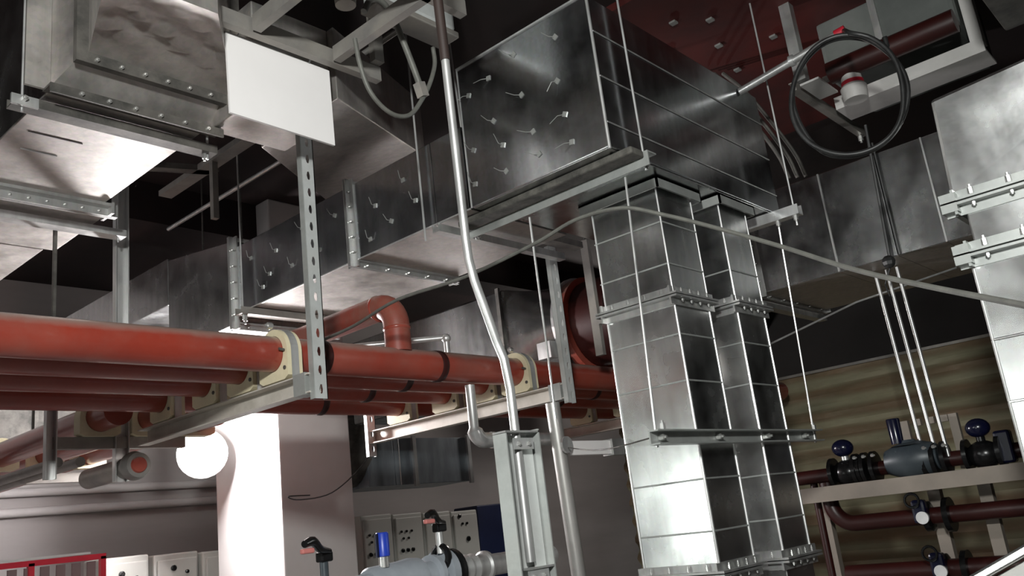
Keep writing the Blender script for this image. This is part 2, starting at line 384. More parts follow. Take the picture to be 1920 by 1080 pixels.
G().tube([(3.72, 3.41, 3.5), (3.72, 3.41, 4.44)], .006, 8).obj('corner_seam', STEEL, t)
G().box(3.71, 3.735, 2.36, 3.41, 4.44, 4.452).obj('top_lip', STEEL, t)
pin_src = None
# fixing pins (y, z) on the left face
pins = [(2.61, 4.29, .06, -35), (2.93, 4.33, .07, -35), (3.15, 4.27, .07, 5), (3.33, 4.23, .05, 20), (2.64, 4.02, .06, 50), (2.91, 4.05, .07, -25), (3.15, 3.98, .06, -40),
        (2.62, 3.80, .07, 25), (2.86, 3.79, .07, -20), (3.10, 3.80, .06, -70), (2.60, 3.62, .07, 10), (2.84, 3.64, .06, -25), (3.1, 3.63, .05, -30), (3.34, 3.86, .05, -60), (3.36, 3.64, .06, -80)]
def pin(parent, x, y, z, ln, ang):
    a = math.radians(ang); g = G(); s_ = .015
    rot = lambda u, v: (x-.006, y+u*math.cos(a)-v*math.sin(a), z+u*math.sin(a)+v*math.cos(a))
    q0 = [rot(-s_, -s_), rot(s_, -s_), rot(s_, s_), rot(-s_, s_)]; q1 = [(x, v[1], v[2]) for v in q0]
    g.hexa(q0, q1); g.tube([(x, y, z), (x-.03, y+.4*ln*math.cos(a), z-.4*ln*math.sin(a)*.3), (x-.045, y+ln*math.cos(a), z+ln*math.sin(a)*-1)], .0022, 5)
    g.obj('insulation_pin', PIN, parent)
for y, z, ln, an in pins: pin(t, 3.72, y, z, ln*1.3, an)
# ---- support under the plenum
def hanger_rod(name, pts, label, r=.007, nuts=True, group=None, mat=None):
    o = G().tube(pts, r, 8).obj(name, mat or STEEL, None, smooth=True); return tag(o, label, 'rod', group)
t = thing('support_rail', (3.95, 2.95, 3.42), 'bright angle rail bolted under the left end of the plenum box', 'support rail')
G().angle((3.93, 2.26, 3.495), (3.93, 3.68, 3.495), X, NZ, .09, .085, .008).obj('rail', PALEZ, t)
for y in (2.31, 3.62):
    bolt((3.985, y, 3.48), NZ, t, .016, .03); bolt((3.985, y, 3.44), NZ, t, .012, .02)
tag(B('timber_batten', TIMBER, None, 3.80, 3.925, 2.28, 3.62, 3.455, 3.497, .006), 'grimy grey packing batten between the plenum box and its front rail', 'batten')
t = thing('support_rail', (5.66, 2.7, 3.4), 'short bright rail poking out under the right end of the plenum box', 'support rail')
G().chan((5.66, 2.16, 3.42), (5.66, 3.6, 3.42), X, Z, .075, .07, .008).obj('rail', STEEL, t)
for y in (2.2, 2.33): bolt((5.66, y, 3.42), NZ, t, .016, .03)
hanger_rod('threaded_rod', [(3.97, 2.31, 5.15), (3.97, 2.31, 3.40)], 'long threaded rod from the ceiling in front of the plenum box right face')
hanger_rod('threaded_rod', [(3.9, 3.62, 5.15), (3.96, 3.62, 3.40)], 'thin threaded rod at the far left edge of the plenum box')
hanger_rod('threaded_rod', [(5.66, 2.2, 5.15), (5.66, 2.2, 3.35)], 'threaded rod down the right end of the plenum box')
hanger_rod('threaded_rod', [(3.97, 2.45, 3.41), (3.86, 2.45, 1.9)], 'threaded rod crossing the front of the nearer square riser duct')
hanger_rod('threaded_rod', [(5.66, 2.33, 3.40), (5.76, 2.43, 1.9)], 'threaded rod on the right side of the two riser ducts')
hanger_rod('threaded_rod', [(3.97, 3.17, 3.41), (4.2, 3.35, 2.2)], 'threaded rod hanging left of the nearer riser duct')

# ---- two riser ducts
def riser(x0, x1, y0, y1, label, beads, up_beads):
    t = thing('riser_duct', ((x0+x1)/2, (y0+y1)/2, -1.31), label, 'duct')
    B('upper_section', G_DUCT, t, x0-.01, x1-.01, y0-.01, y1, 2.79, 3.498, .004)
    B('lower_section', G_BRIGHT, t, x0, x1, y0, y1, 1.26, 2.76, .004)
    B('base_section', G_BRIGHT, t, x0, x1, y0, y1, -1.31, 1.2, .004)
    for z in beads: bead_ring(t, x0, x1, y0, y1, z, PALEZ, .005)
    for z in up_beads: bead_ring(t, x0-.01, x1-.01, y0-.01, y1, z, PALEZ, .005)
    for x, y in ((x0, y0), (x1, y0), (x0, y1)):
        corner_seam(t, x, y, 1.24, 2.76, STEEL, .008); corner_seam(t, x-.01, y-.01, 2.79, 3.44, STEEL, .006)
    flange_z(t, x0, x1, y0, y1, 2.775, .05); flange_z(t, x0, x1, y0, y1, 1.23, .05)
    g = G()
    w = .055
    g.box(x0-w, x1+w, y0-w, y0-w+.012, 3.43, 3.498); g.box(x0-w, x0-w+.012, y0-w, y1+w, 3.43, 3.498)
    g.box(x0-w, x1+w, y0-w, y0-.01, 3.486, 3.498); g.box(x0-w, x0-.01, y0-w, y1+w, 3.486, 3.498)
    g.box(x1+w-.012, x1+w, y0-w, y1+w, 3.43, 3.498)
    g.obj('collar', PALEZ, t)
    for i in range(4): bolt((x0+(x1-x0)*(i+.5)/4, y0-.03, 3.486), NZ, t, .01, .015)
    for i in range(3): bolt((x0-.03, y0+(y1-y0)*(i+.5)/3, 3.486), NZ, t, .01, .015)
    return t
riser(4.36, 4.76, 2.50, 2.98, 'nearer square galvanised riser duct dropping from the plenum box', [2.55, 2.28, 1.73, 1.45], [3.23, 2.97])
riser(4.99, 5.36, 2.43, 2.90, 'farther narrower galvanised riser duct dropping from the plenum box', [2.53, 2.27, 1.72, 1.46], [3.0])
t = thing('duct_clip', (4.78, 2.42, 1.94), 'horizontal channel clip with bolts clamping the two riser ducts', 'support rail')
G().chan((3.78, 2.44, 1.945), (5.80, 2.44, 1.945), Z, NY, .075, .06, .008).obj('rail', PALEZ, t)
for x in (3.86, 4.45, 5.05, 5.58): bolt((x, 2.43, 1.945), NY, t, .016, .03)
bolt((3.86, 2.40, 1.985), Z, t, .015, .03); bolt((5.76, 2.42, 1.985), Z, t, .015, .03)
tag(G().tube([(5.02, 3.95, 2.1), (4.0, 2.9, 1.95), (3.9, 2.45, 1.96)], .004, 6, sub=6).obj('tie_wire', DARKSTEEL, None), 'thin wire tying the clip rail back to the round steel pipe', 'wire')

# ---- middle horizontal duct
t = thing('horizontal_duct', (4.2, 5, 3.5), 'long dark galvanised duct running from the plenum box away to the left', 'duct')
def duct_run(t, x0, x1, z0, z1, ys, mat, wall=.014, botmat=None):
    for a, b_ in zip(ys[:-1], ys[1:]):
        B('side_panel', mat, t, x0, x0+wall, a+.002, b_-.002, z0, z1, .003)
        B('bottom_panel', botmat or mat, t, x0+wall+.001, x1, a+.002, b_-.002, z0, z0+wall)
        B('top_panel', mat, t, x0+wall+.001, x1, a+.002, b_-.002, z1-wall, z1)
        B('back_panel', mat, t, x1-wall, x1, a+.002, b_-.002, z0+wall+.001, z1-wall-.001)
duct_run(t, 3.72, 4.68, 3.5, 4.06, [3.43, 3.72, 4.57, 6.08], G_BOX, botmat=G_WARM)
G().hexa([(3.72, 6.12, 3.42), (3.72, 6.12, 4.13), (4.70, 6.12, 4.13), (4.70, 6.12, 3.42)], [(3.72, 7.2, 3.42), (3.72, 7.2, 4.28), (4.70, 7.2, 4.28), (4.70, 7.2, 3.42)]).obj('tapered_section', G_DUCT, t, bev=.003)
B('far_section', G_DUCT, t, 3.72, 4.7, 7.205, 10.9, 3.86, 4.30, .003)
flange_y(t, 3.72, 4.68, 3.5, 4.06, 4.57, .045); flange_y(t, 3.72, 4.68, 3.42, 4.10, 6.1, .05)
G().tube([(3.72, 3.42, 3.5), (3.72, 6.08, 3.5)], .006, 6).obj('corner_seam', STEEL, t)
for y, z in ((4.75, 3.9), (4.95, 3.7), (5.15, 3.93), (5.3, 3.68), (5.5, 3.86), (5.7, 3.62), (5.85, 3.9), (4.3, 3.82), (4.15, 3.66), (4.0, 3.9), (3.9, 3.72), (4.38, 3.6), (5.0, 3.58), (5.6, 3.7)):
    pin(t, 3.72, y, z, .06, random.choice((-80, -60, -95)))
t = thing('support_rail', (4.2, 5.95, 3.42), 'pale channel rail under the far end of the long dark duct', 'support rail')
G().chan((3.62, 5.9, 3.44), (4.85, 5.9, 3.44), Y, Z, .09, .055, .008).obj('rail', TRAYST, t)
bolt((3.68, 5.9, 3.44), NZ, t, .018, .05)
hanger_rod('threaded_rod', [(3.66, 5.9, 5.15), (3.66, 5.9, 3.40)], 'thin threaded rod left of the slotted channel near the duct end')
t = thing('support_rail', (4.2, 3.8, 3.4), 'short rail crossing under the long duct beside the plenum box', 'support rail')
G().chan((3.68, 3.70, 3.43), (4.95, 3.70, 3.43), Y, Z, .06, .05, .008).obj('rail', G_FLANGE, t)
hanger_rod('threaded_rod', [(3.68, 3.80, 5.15), (3.68, 3.80, 3.40)], 'thin threaded rod just left of the grey bent conduit')

# ---- sloping branch duct
t = thing('branch_duct', (3.6, 4.5, 4.3), 'sloping branch duct passing behind the white board above the long duct', 'duct')
a = [(2.97, 4.50, 4.14), (2.97, 3.69, 4.14), (2.97, 3.69, 4.62), (2.97, 4.50, 4.62)]; b_ = [(4.6, 5.90, 4.55), (4.6, 4.66, 4.55), (4.6, 4.66, 5.05), (4.6, 5.9, 5.05)]
G().hexa(a, b_).obj('body', G_WARM, t, bev=.004)
B('take_off', G_WARM, t, 2.45, 2.97, 3.75, 4.24, 4.01, 4.62, .004)

# ---- big left duct
t = thing('main_duct', (2.0, 5.5, 4.0), 'broad low galvanised main duct overhead at the left, pinkish underside', 'duct')
def bigseg(x0, x1, y0, y1, z0, z1):
    B('bottom_panel', G_WARM, t, x0, x1, y0, y1, z0, z0+.012, .002)
    B('side_panel', G_DUCT, t, x0, x0+.012, y0, y1, z0+.013, z1)
    B('right_panel', G_DUCT, t, x1-.012, x1, y0, y1, z0+.013, z1)
    B('top_panel', G_DUCT, t, x0+.013, x1-.013, y0, y1, z1-.012, z1)
bigseg(1.58, 2.42, 4.27, 5.56, 4.0, 4.92); bigseg(1.58, 2.52, 5.64, 6.6, 4.0, 4.92); bigseg(1.60, 2.44, 6.62, 9.8, 4.0, 4.92)
flange_y(t, 1.58, 2.46, 4.0, 4.92, 5.6, .07, .02, nb=8)
for y, xa, xb in ((4.75, 1.66, 1.95), (4.98, 1.70, 1.90), (6.9, 1.7, 2.2)): G().box(xa, xb, y-.004, y+.004, 3.994, 4.0).obj('bead', STEEL, t)
# end frame and reducer
g = G(); g.box(1.46, 1.58, 4.245, 4.262, 4.0, 4.92); g.obj('frame_upright', G_WARM, t)
g = G(); g.angle((1.55, 4.16, 4.0), (2.50, 4.16, 4.0), Y, NZ, .1, .05, .012); g.obj('lip_angle', DARKSTEEL, t)
for i in range(6): bolt((1.7+i*.14, 4.16, 3.975), NY, t, .012, .014)
G().hexa([(1.58, 4.25, 4.02), (2.44, 4.25, 4.02), (2.44, 4.25, 4.9), (1.58, 4.25, 4.9)], [(1.66, 4.07, 4.15), (2.49, 4.07, 4.15), (2.49, 4.07, 4.8), (1.66, 4.07, 4.8)]).obj('reducer', G_WARM, t)
g = G()
g.box(1.62, 2.55, 4.03, 4.07, 4.09, 4.15); g.box(1.62, 1.68, 4.03, 4.07, 4.15, 4.86); g.box(2.49, 2.55, 4.03, 4.07, 4.15, 4.86); g.box(1.62, 2.55, 4.03, 4.07, 4.86, 4.9)
g.obj('end_flange', DARKSTEEL, t)
for i in range(7): bolt((1.72+i*.125, 4.03, 4.115), NY, t, .011, .014)
# dented transition
g = G(); nu, nv = 40, 14
ra = [(1.68, 4.15), (2.49, 4.15), (2.49, 4.82), (1.68, 4.82)]; rb = [(1.50, 4.19), (2.04, 4.19), (2.04, 4.80), (1.50, 4.80)]
def around(q, u):
    u = u*4; i = int(u) % 4; t_ = u-int(u); a, b__ = q[i], q[(i+1) % 4]; return (a[0]+(b__[0]-a[0])*t_, a[1]+(b__[1]-a[1])*t_)
for j in range(nv+1):
    s_ = j/nv
    for i in range(nu):
        pa, pb = around(ra, i/nu), around(rb, i/nu); x = pa[0]+(pb[0]-pa[0])*s_; z = pa[1]+(pb[1]-pa[1])*s_
        dn = math.sin(math.pi*s_)*(.035*abs(math.sin(7*x+5*s_*2.2))+.018*abs(math.sin(17*x-9*s_)))
        g.v.append(Vector((x, 4.03-.62*s_, z+(dn if i < nu/4 and 0 < i else 0))))
for j in range(nv):
    for i in range(nu):
        a_ = j*nu+i; b2 = j*nu+(i+1) % nu; g.f.append((a_, b2, b2+nu, a_+nu))
g.f.append(tuple(nv*nu+i for i in range(nu)))
g.obj('dented_transition', G_WARM, t, smooth=True)
t2 = thing('support_rail', (2.0, 4.38, 3.97), 'dark channel rail with bright left end under the main duct', 'support rail')
G().chan((1.44, 4.38, 3.93), (2.56, 4.38, 3.93), Y, Z, .09, .05, .008).obj('rail', DARKSTEEL, t2)
G().box(1.43, 1.56, 4.33, 4.345, 3.925, 3.98).obj('end_plate', STEEL, t2); bolt((1.49, 4.33, 3.96), NY, t2, .015, .02); bolt((2.5, 4.38, 3.93), NZ, t2, .015, .03)
t2 = thing('support_rail', (2.1, 5.95, 3.97), 'polished rail under the main duct near its flanged joint', 'support rail')
G().chan((1.6, 5.95, 3.93), (2.74, 5.95, 3.93), Y, Z, .10, .05, .008).obj('rail', STEEL, t2)
hanger_rod('threaded_rod', [(1.49, 4.36, 5.15), (1.49, 4.36, 3.9)], 'thin rod beside the top left corner of the main duct')
hanger_rod('threaded_rod', [(2.52, 4.38, 5.15), (2.52, 4.38, 3.9)], 'thin rod through the right end of the dark rail under the main duct')
hanger_rod('threaded_rod', [(2.7, 5.95, 5.15), (2.7, 5.95, 3.9)], 'thin rod through the right end of the polished rail')

# ---- right horizontal duct
t = thing('horizontal_duct', (7.3, 1, 3.2), 'dark galvanised duct crossing behind the plenum toward the bright right duct', 'duct')
duct_run(t, 6.68, 8.0, 3.2, 4.02, [-3, -.9, .2, 1.25, 1.55, 1.9, 2.35, 3.02], G_DUCT, botmat=G_WARM)
for y in (1.55, 2.35): G().box(6.672, 6.68, y-.006, y+.006, 3.2, 4.02).obj('bead', G_FLANGE, t)
flange_y(t, 6.69, 8.0, 3.22, 4.0, 3.03, .05); 
B('end_panel', G_DUCT, t, 6.69, 8.0, 3.06, 3.075, 3.22, 4.0)
t2 = thing('wire_strap', (6.62, 1.93, 3.2), 'black wire strap looped round the dark right duct and knotted below', 'strap')
G().tube([(6.63, 1.89, 4.25), (6.65, 1.93, 3.6), (6.64, 1.95, 3.19)], .012, 6).obj('strap', BLACK, t2)
G().ball((6.63, 1.96, 3.16), .05, 8, 6).obj('knot', BLACK, t2)
G().tube([(6.65, 1.95, 3.15), (6.62, 2.02, 3.0), (6.6, 2.0, 2.9)], .006, 6).obj('tail', BLACK, t2)
G().tube([(6.65, 1.88, 4.1), (6.66, 1.88, 3.2)], .009, 6).obj('strap', BLACK, t2)
hanger_rod('brace_rod', [(6.2, 3.15, 2.62), (6.9, 2.35, 2.98), (7.4, 1.7, 3.15)], 'thin slanting rod under the dark right duct', .008)
t2 = thing('support_rail', (7, 3.05, 3.15), 'dark rail under the left end of the dark right duct', 'support rail')
G().chan((6.55, 3.1, 3.12), (8.1, 3.1, 3.12), Y, Z, .08, .05, .008).obj('rail', G_FLANGE, t2)

# ---- big bright right duct
t = thing('bright_duct', (4.8, .35, -1.31), 'large bright galvanised vertical duct with two flanges at the right edge', 'duct')
g = G()
yb = lambda z: .95
g.hexa([(4.35, .95, 2.83), (4.35, -.35, 2.83), (5.3, -.35, 2.83), (5.3, .95, 2.83)], [(4.32, .92, 3.33), (4.32, -.35, 3.42), (5.3, -.35, 3.42), (5.3, .92, 3.33)])
g.obj('elbow_section', G_BRIGHT, t, bev=.01)
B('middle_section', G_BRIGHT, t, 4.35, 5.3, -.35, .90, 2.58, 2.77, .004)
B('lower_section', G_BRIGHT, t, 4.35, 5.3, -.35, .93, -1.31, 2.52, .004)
for z in (2.15, 1.87, 1.6, 1.3): bead_ring(t, 4.35, 5.3, -.35, .93, z, G_BRIGHT, .006)
for z in (2.80, 2.55):
    for sgn in (1, -1):
        g = G(); ww = .06; q = [(0, .004*sgn), (ww, .004*sgn), (ww, .016*sgn), (.012, .016*sgn), (.012, ww*sgn), (0, ww*sgn)]
        g.ext(q, (4.35, -.35, z), (4.35, .98, z), NX, Z); g.ext(q, (4.29, .92, z), (5.3, .92, z), Y, Z); g.box(4.285, 4.35, .915, .985, z-.045 if sgn < 0 else z+.004, z-.004 if sgn < 0 else z+.045); g.obj('flange', PALEZ, t)
    for i in range(8): bolt((4.31, .85-.16*i, z+.02), Z, t, .013, .03); bolt((4.31, .85-.16*i, z-.02), NZ, t, .011, .012)
corner_seam(t, 4.35, .93, -1.31, 2.5, STEEL, .007)

# ============================================================ red pipes
YP = [4.30, 4.66, 5.08, 5.65]; ZP = 2.72; RP = .104
lab = ['thick bright red pipe, nearest of the four parallel pipes', 'dark red pipe second from the nearest of the four',
       'dark red pipe third from the nearest of the four', 'dark red pipe farthest of the four parallel pipes']
for y, l in zip(YP, lab):
    t = thing('red_pipe', (4, y, ZP), l, 'pipe', 'parallel red pipes on the trapezes')
    G().tube([(-3, y, ZP), (9.5, y, ZP)], RP, 36).obj('pipe_run', RED, t, smooth=True)
    for x in (3.18, 4.15, 6.4):
        G().lathe((x, y, ZP), X, [(-.03, RP), (-.02, RP+.006), (.02, RP+.006), (.03, RP)], 36).obj('weld_band', REDDARK, t, smooth=True)
# bent branch
t = thing('bent_red_pipe', (3.8, 4.3, 2.8), 'dusty red branch pipe rising from the nearest pipe and elbowing back', 'pipe')
pts = [(3.82, 4.30, 2.80), (3.82, 4.30, 2.98)]
for k in range(1, 9):
    a_ = math.pi/2*k/8; pts.append((3.82, 4.30+.16*(1-math.cos(a_)), 2.98+.16*math.sin(a_)))
pts += [(3.82, 6.9, 3.12)]
G().tube(pts, .088, 28).obj('pipe_bend', paint('dusty_red', (.30, .05, .032), (.22, .045, .03), .5, 0, 5, dust=(.22, .17, .13), dustf=.8), t, smooth=True)
G().lathe((3.82, 4.47, 3.14), Y, [(-.012, .088), (-.006, .093), (.006, .093), (.012, .088)], 28).obj('weld_band', RED, t, smooth=True)
G().lathe((3.82, 4.3, 2.96), Z, [(-.012, .088), (-.006, .093), (.006, .093), (.012, .088)], 28).obj('weld_band', RED, t, smooth=True)
# clamps
def clamp(x, y, label, group):
    t = thing('pipe_clamp', (x, y, 2.54), label, 'clamp', group); n = 32; g = G(); R1 = .145; d = .05
    for xx in (x-d, x+d):
        for q in range(2):
            for k in range(n):
                a_ = 2*math.pi*k/n; c_, s_ = math.cos(a_), math.sin(a_)
                if q == 0: g.v.append(Vector((xx, y+c_*(RP+.002), ZP+s_*(RP+.002))))
                elif s_ >= 0: g.v.append(Vector((xx, y+c_*R1, ZP+s_*R1)))
                else:
                    m_ = min(R1/max(abs(c_), 1e-6), .165/max(abs(s_), 1e-6)); g.v.append(Vector((xx, y+c_*m_, ZP+s_*m_)))
    for k in range(n):
        j = (k+1) % n
        g.f += [(k, j, n+j, n+k), (2*n+k, 3*n+k, 3*n+j, 2*n+j), (n+k, n+j, 3*n+j, 3*n+k)]
    g.obj('block', CREAM, t, smooth=True)
    g = G(); pp = [(x, y+math.cos(a_)*(R1+.004), ZP+math.sin(a_)*(R1+.004)) for a_ in [math.pi*k/16 for k in range(17)]]
    pp = [(x, y+R1+.004, 2.56)]+pp+[(x, y-R1-.004, 2.56)]
    for a1, b1 in zip(pp[:-1], pp[1:]): g.bar(a1, b1, .05, .006, (1, 0, 0)) if False else g.hexa(
        [(a1[0]-.025, a1[1], a1[2]), (a1[0]+.025, a1[1], a1[2]), (b1[0]+.025, b1[1], b1[2]), (b1[0]-.025, b1[1], b1[2])],
        [(a1[0]-.025, a1[1]*.999+.001*y, a1[2]-.004), (a1[0]+.025, a1[1]*.999+.001*y, a1[2]-.004), (b1[0]+.025, b1[1]*.999+.001*y, b1[2]-.004), (b1[0]-.025, b1[1]*.999+.001*y, b1[2]-.004)])
    g.obj('strap', STEEL, t)
    bolt((x-.06, y-.02, ZP+R1+.02), NX, t, .02, .03)
    G().tube([(x-.055, y-.125, ZP-.0), (x-.09, y-.125, ZP+.005)], .008, 6).obj('stud', DARKSTEEL, t)
    G().lathe((x-.05, y-.118, ZP-.1), NX, [(0, .012), (.006, .012)], 8).obj('plug', DARKSTEEL, t)
    return t
ordn = ['nearest', 'second', 'third', 'farthest']
for i, y in enumerate(YP): clamp(2.9, y, 'cream pipe clamp round the %s red pipe beside the slotted channel' % ordn[i], 'clamps on the left trapeze')
for i, y in enumerate(YP): clamp(5.0, y, 'cream pipe clamp round the %s red pipe on the middle trapeze' % ordn[i], 'clamps on the middle trapeze')
for i, y in enumerate(YP): clamp(7.55, y, 'cream pipe clamp round the %s red pipe behind the riser ducts' % ordn[i], 'clamps on the far trapeze')
# trapeze rails
def rail(x, y0, y1, label, z=2.44):
    t = thing('pipe_rail', (x, (y0+y1)/2, z), label, 'support rail')
    G().chan((x+.04, y0, z+.055), (x+.04, y1, z+.055), Z, NX, .11, .08, .008).obj('rail', RAILP, t)
    G().box(x-.045, x+.045, y0+.03, y0+.14, z-.005, z+.118).obj('end_bracket', PALEZ, t)
    return t
rail(2.9, 3.98, 6.0, 'dusty channel rail under the red pipes at the slotted channel')
rail(5.0, 3.85, 6.06, 'dusty channel rail under the red pipes in the middle')
rail(7.55, 3.9, 6.05, 'dusty channel rail under the red pipes, mostly behind the riser duct')
def slotted(x, y, z0, z1, label, wy=.04, wx=.085, group=None):
    t = thing('slotted_channel', (x, y, z0), label, 'channel', group)
    g = G(); g.box(x-.006, x, y, y+wy, z0, z1); g.box(x+wx-.006, x+wx, y, y+wy, z0, z1); g.obj('side_flange', PALEZ, t)
    G().perf((x+wx/2, y, z0), (x+wx/2, y, z1), X, wx, .006, Y, .1, .028, .014).obj('slotted_face', BRIGHTZ, t)
    return t
slotted(2.875, 3.945, 2.40, 4.10, 'tall galvanised slotted channel hanging below the white board')
slotted(4.95, 3.81, 2.40, 3.58, 'slotted channel hanging left of the nearer riser duct')
G_ = thing('support_rail', (5, 3.8, 3.6), 'dark bracket on top of the slotted channel by the riser duct', 'bracket')
G().chan((4.8, 3.83, 3.62), (5.35, 3.83, 3.62), Y, Z, .1, .05, .008).obj('rail', DARKSTEEL, G_)
slotted(4.95, 6.06, 2.33, 2.72, 'short slotted channel end at the far end of the middle rail')
slotted(7.5, 6.05, 2.33, 2.75, 'short channel end at the far end of the rail behind the riser duct')
t = thing('hanger_channel', (2.82, 6.17, 2.3), 'plain vertical hanger channel rising behind the nearest red pipe', 'channel')
G().chan((2.82, 6.19, 2.22), (2.82, 6.19, 5.15), X, NY, .10, .05, .008).obj('rail', STEEL, t)
t = thing('hanger_channel', (2.34, 6.17, 2.2), 'bright hanger channel at the left end of the cross rail', 'channel')
G().chan((2.34, 6.17, 2.25), (2.34, 6.17, 2.75), X, NY, .07, .05, .008).obj('rail', STEEL, t); G().box(2.33, 2.35, 6.12, 6.15, 2.75, 5.15).obj('drop_strip', DARKSTEEL, t)

# ---- pipes turning away at the left
t = thing('pipe_rail', (2.9, 6.2, 2.46), 'cross rail with lit lower edge below the red pipes at the left', 'support rail')
G().chan((2.36, 6.16, 2.49), (3.3, 6.16, 2.49), Z, Y, .08, .06, .008).obj('rail', TRAYST, t)
t = thing('pipe_rail', (2.9, 8.05, 2.46), 'farther cross rail at the left edge carrying cream clamps', 'support rail')
G().chan((2.2, 8.02, 2.46), (3.6, 8.02, 2.46), Z, Y, .08, .06, .008).obj('rail', TRAYST, t)
for i, (x, z) in enumerate(((2.66, 2.66), (3.02, 2.66), (3.38, 2.66))):
    t = thing('red_pipe', (x, 8, z), ['red pipe running away at the far left through cream clamps', 'red pipe running away in the middle at lower left', 'red pipe running away nearest the lamp'][i], 'pipe', 'red pipes running away at lower left')
    G().tube([(x, 5.85, z), (x, 10.95, z)], .10, 28).obj('pipe_run', RED, t, smooth=True)
    for y in (6.17, 8.03):
        t3 = thing('pipe_clamp', (x, y, 2.54), ('near' if y < 7 else 'far')+' cream clamp on the '+['leftmost', 'middle', 'rightmost'][i]+' of the pipes running away', 'clamp', 'clamps at lower left')
        g = G(); n = 28
        for yy in (y-.05, y+.05):
            for q in range(2):
                for k in range(n):
                    a_ = 2*math.pi*k/n; c_, s_ = math.cos(a_), math.sin(a_)
                    if q == 0: g.v.append(Vector((x+c_*.102, yy, z+s_*.102)))
                    else:
                        m_ = min(.14/max(abs(c_), 1e-6), .13/max(abs(s_), 1e-6)) if s_ < 0 else .14; g.v.append(Vector((x+c_*m_, yy, z+s_*m_)))
        for k in range(n):
            j = (k+1) % n; g.f += [(k, j, n+j, n+k), (2*n+k, 3*n+k, 3*n+j, 2*n+j), (n+k, n+j, 3*n+j, 3*n+k)]
        g.obj('block', CREAM, t3, smooth=True)
t = thing('pipe_stub', (2.86, 6.3, 2.3), 'short dark round pipe end with a red centre below the cross rail', 'pipe')
G().lathe((2.86, 5.98, 2.31), Y, [(0, .085), (.05, .1), (.08, .1), (.08, .075), (.8, .075)], 28).obj('body', TRAYST, t, smooth=True)
G().lathe((2.86, 5.965, 2.31), Y, [(0, .05), (.02, .06)], 20).obj('red_disc', RED, t, smooth=True)
for i, (x, z) in enumerate(((2.45, 2.38), (2.6, 2.38))):
    tag(G().tube([(x, 6.3, z), (x-.02, 10.9, z)], .035, 12).obj('conduit', TRAYST, None, smooth=True), ['thin pipe running away just under the cross rail', 'second thin pipe running away just under the cross rail'][i], 'pipe')
t = thing('far_duct', (3.8, 10.3, 3), 'dark rectangular duct far away at the left edge above the pipes', 'duct')
B('body', DARKSTEEL, t, 3.1, 4.5, 10.2, 10.95, 2.95, 3.6, .01)
B('flange', DARKSTEEL, t, 3.7, 3.74, 10.15, 10.95, 2.92, 3.63)
for i, z in enumerate((2.62, 2.40)):  # pale bars stand in for the bands of light on the far wall
    tag(G().tube([(3.3, 10.9, z), (8.0, 10.9, z)], .05, 12).obj('wall_pipe', PLASTER, None, smooth=True), ['pale pipe along the far wall behind the lamp, upper one', 'pale pipe along the far wall behind the lamp, lower one'][i], 'pipe')

# ============================================================ work lamp
t = thing('work_lamp', (4.45, 8, 2.64), 'glaring white work lamp hanging in front of the white column', 'lamp')
G().lathe((4.47, 8.02, 2.64), (-.5, -1, -.1), [(-.12, .08), (-.05, .2), (.0, .24), (.0, .22), (-.04, .16)], 24).obj('reflector', OFFW, t, smooth=True)
G().ball((4.43, 7.95, 2.64), .15, 16, 10).obj('bulb', BULB, t, smooth=True)
G().tube([(4.5, 8.05, 2.85), (4.5, 8.0, 3.1), (4.45, 8.0, 3.85)], .01, 6, sub=5).obj('flex', BLACK, t)
tag(G().tube([(5.15, 7.25, 2.12), (4.9, 7.24, 2.12), (5.0, 7.2, 2.08), (5.3, 7.1, 2.12), (5.6, 7.0, 2.35), (5.75, 6.9, 2.6)], .006, 6, sub=6).obj('hanging_wire', BLACK, None), 'thin dark wire sagging across the white column', 'wire')

# ============================================================ white board, fan frames (upper left)
t = thing('white_board', (2.54, 3.65, 3.79), 'blank white rectangular board hung at the top of the slotted channel', 'board')
G().hexa([(2.235, 3.65, 3.815), (2.895, 3.65, 3.80), (2.89, 3.65, 4.275), (2.225, 3.65, 4.29)], [(2.235, 3.665, 3.815), (2.895, 3.665, 3.80), (2.89, 3.665, 4.275), (2.225, 3.665, 4.29)]).obj('sheet', WHITE, t)
G().tube([(2.3, 3.66, 4.28), (2.3, 3.6, 4.33)], .006, 6).obj('hook', STEEL, t); G().tube([(2.75, 3.66, 4.27), (2.75, 3.6, 4.33)], .006, 6).obj('hook', STEEL, t)
t = thing('fan_stand', (2.4, 3.55, 4.31), 'grimy steel fan base frame above the white board', 'frame')
G().chan((1.7, 3.55, 4.31), (3.2, 3.55, 4.31), Z, Y, .09, .05, .01).obj('beam', TRAYST, t)
G().chan((1.7, 2.74, 4.31), (3.12, 2.74, 4.31), Z, Y, .09, .05, .01).obj('beam', TRAYST, t)
G().chan((2.83, 2.76, 4.31), (2.83, 3.53, 4.31), Z, X, .09, .05, .01).obj('beam', TRAYST, t)
G().chan((2.31, 2.76, 4.31), (2.31, 3.53, 4.31), Z, X, .09, .05, .01).obj('beam', TRAYST, t)
G().box(3.12, 3.19, 3.5, 3.55, 4.36, 5.15).obj('post', TRAYST, t)
t = thing('spring_isolator', (2.65, 3.17, 4.36), 'grimy pale vibration isolator standing on the left fan frame', 'isolator')
G().lathe((2.65, 3.17, 4.36), Z, [(0, .055), (.06, .06), (.07, .05), (.1, .05), (.1, .065), (.16, .065)], 20).obj('body', TRAYST, t, smooth=True)
t = thing('fan_casing', (2.1, 3.05, 4.6), 'dark fan casing above the left fan frame', 'fan')
G().lathe((1.3, 3.07, 4.84), X, [(0, .26), (.05, .29), (.1, .26), (.9, .26), (.95, .29), (1.0, .29)], 32).obj('drum', DARKSTEEL, t, smooth=True)
t = thing('access_box', (3.22, 3.25, 4.55), 'shiny pale metal box with rounded corner at the top edge', 'box')
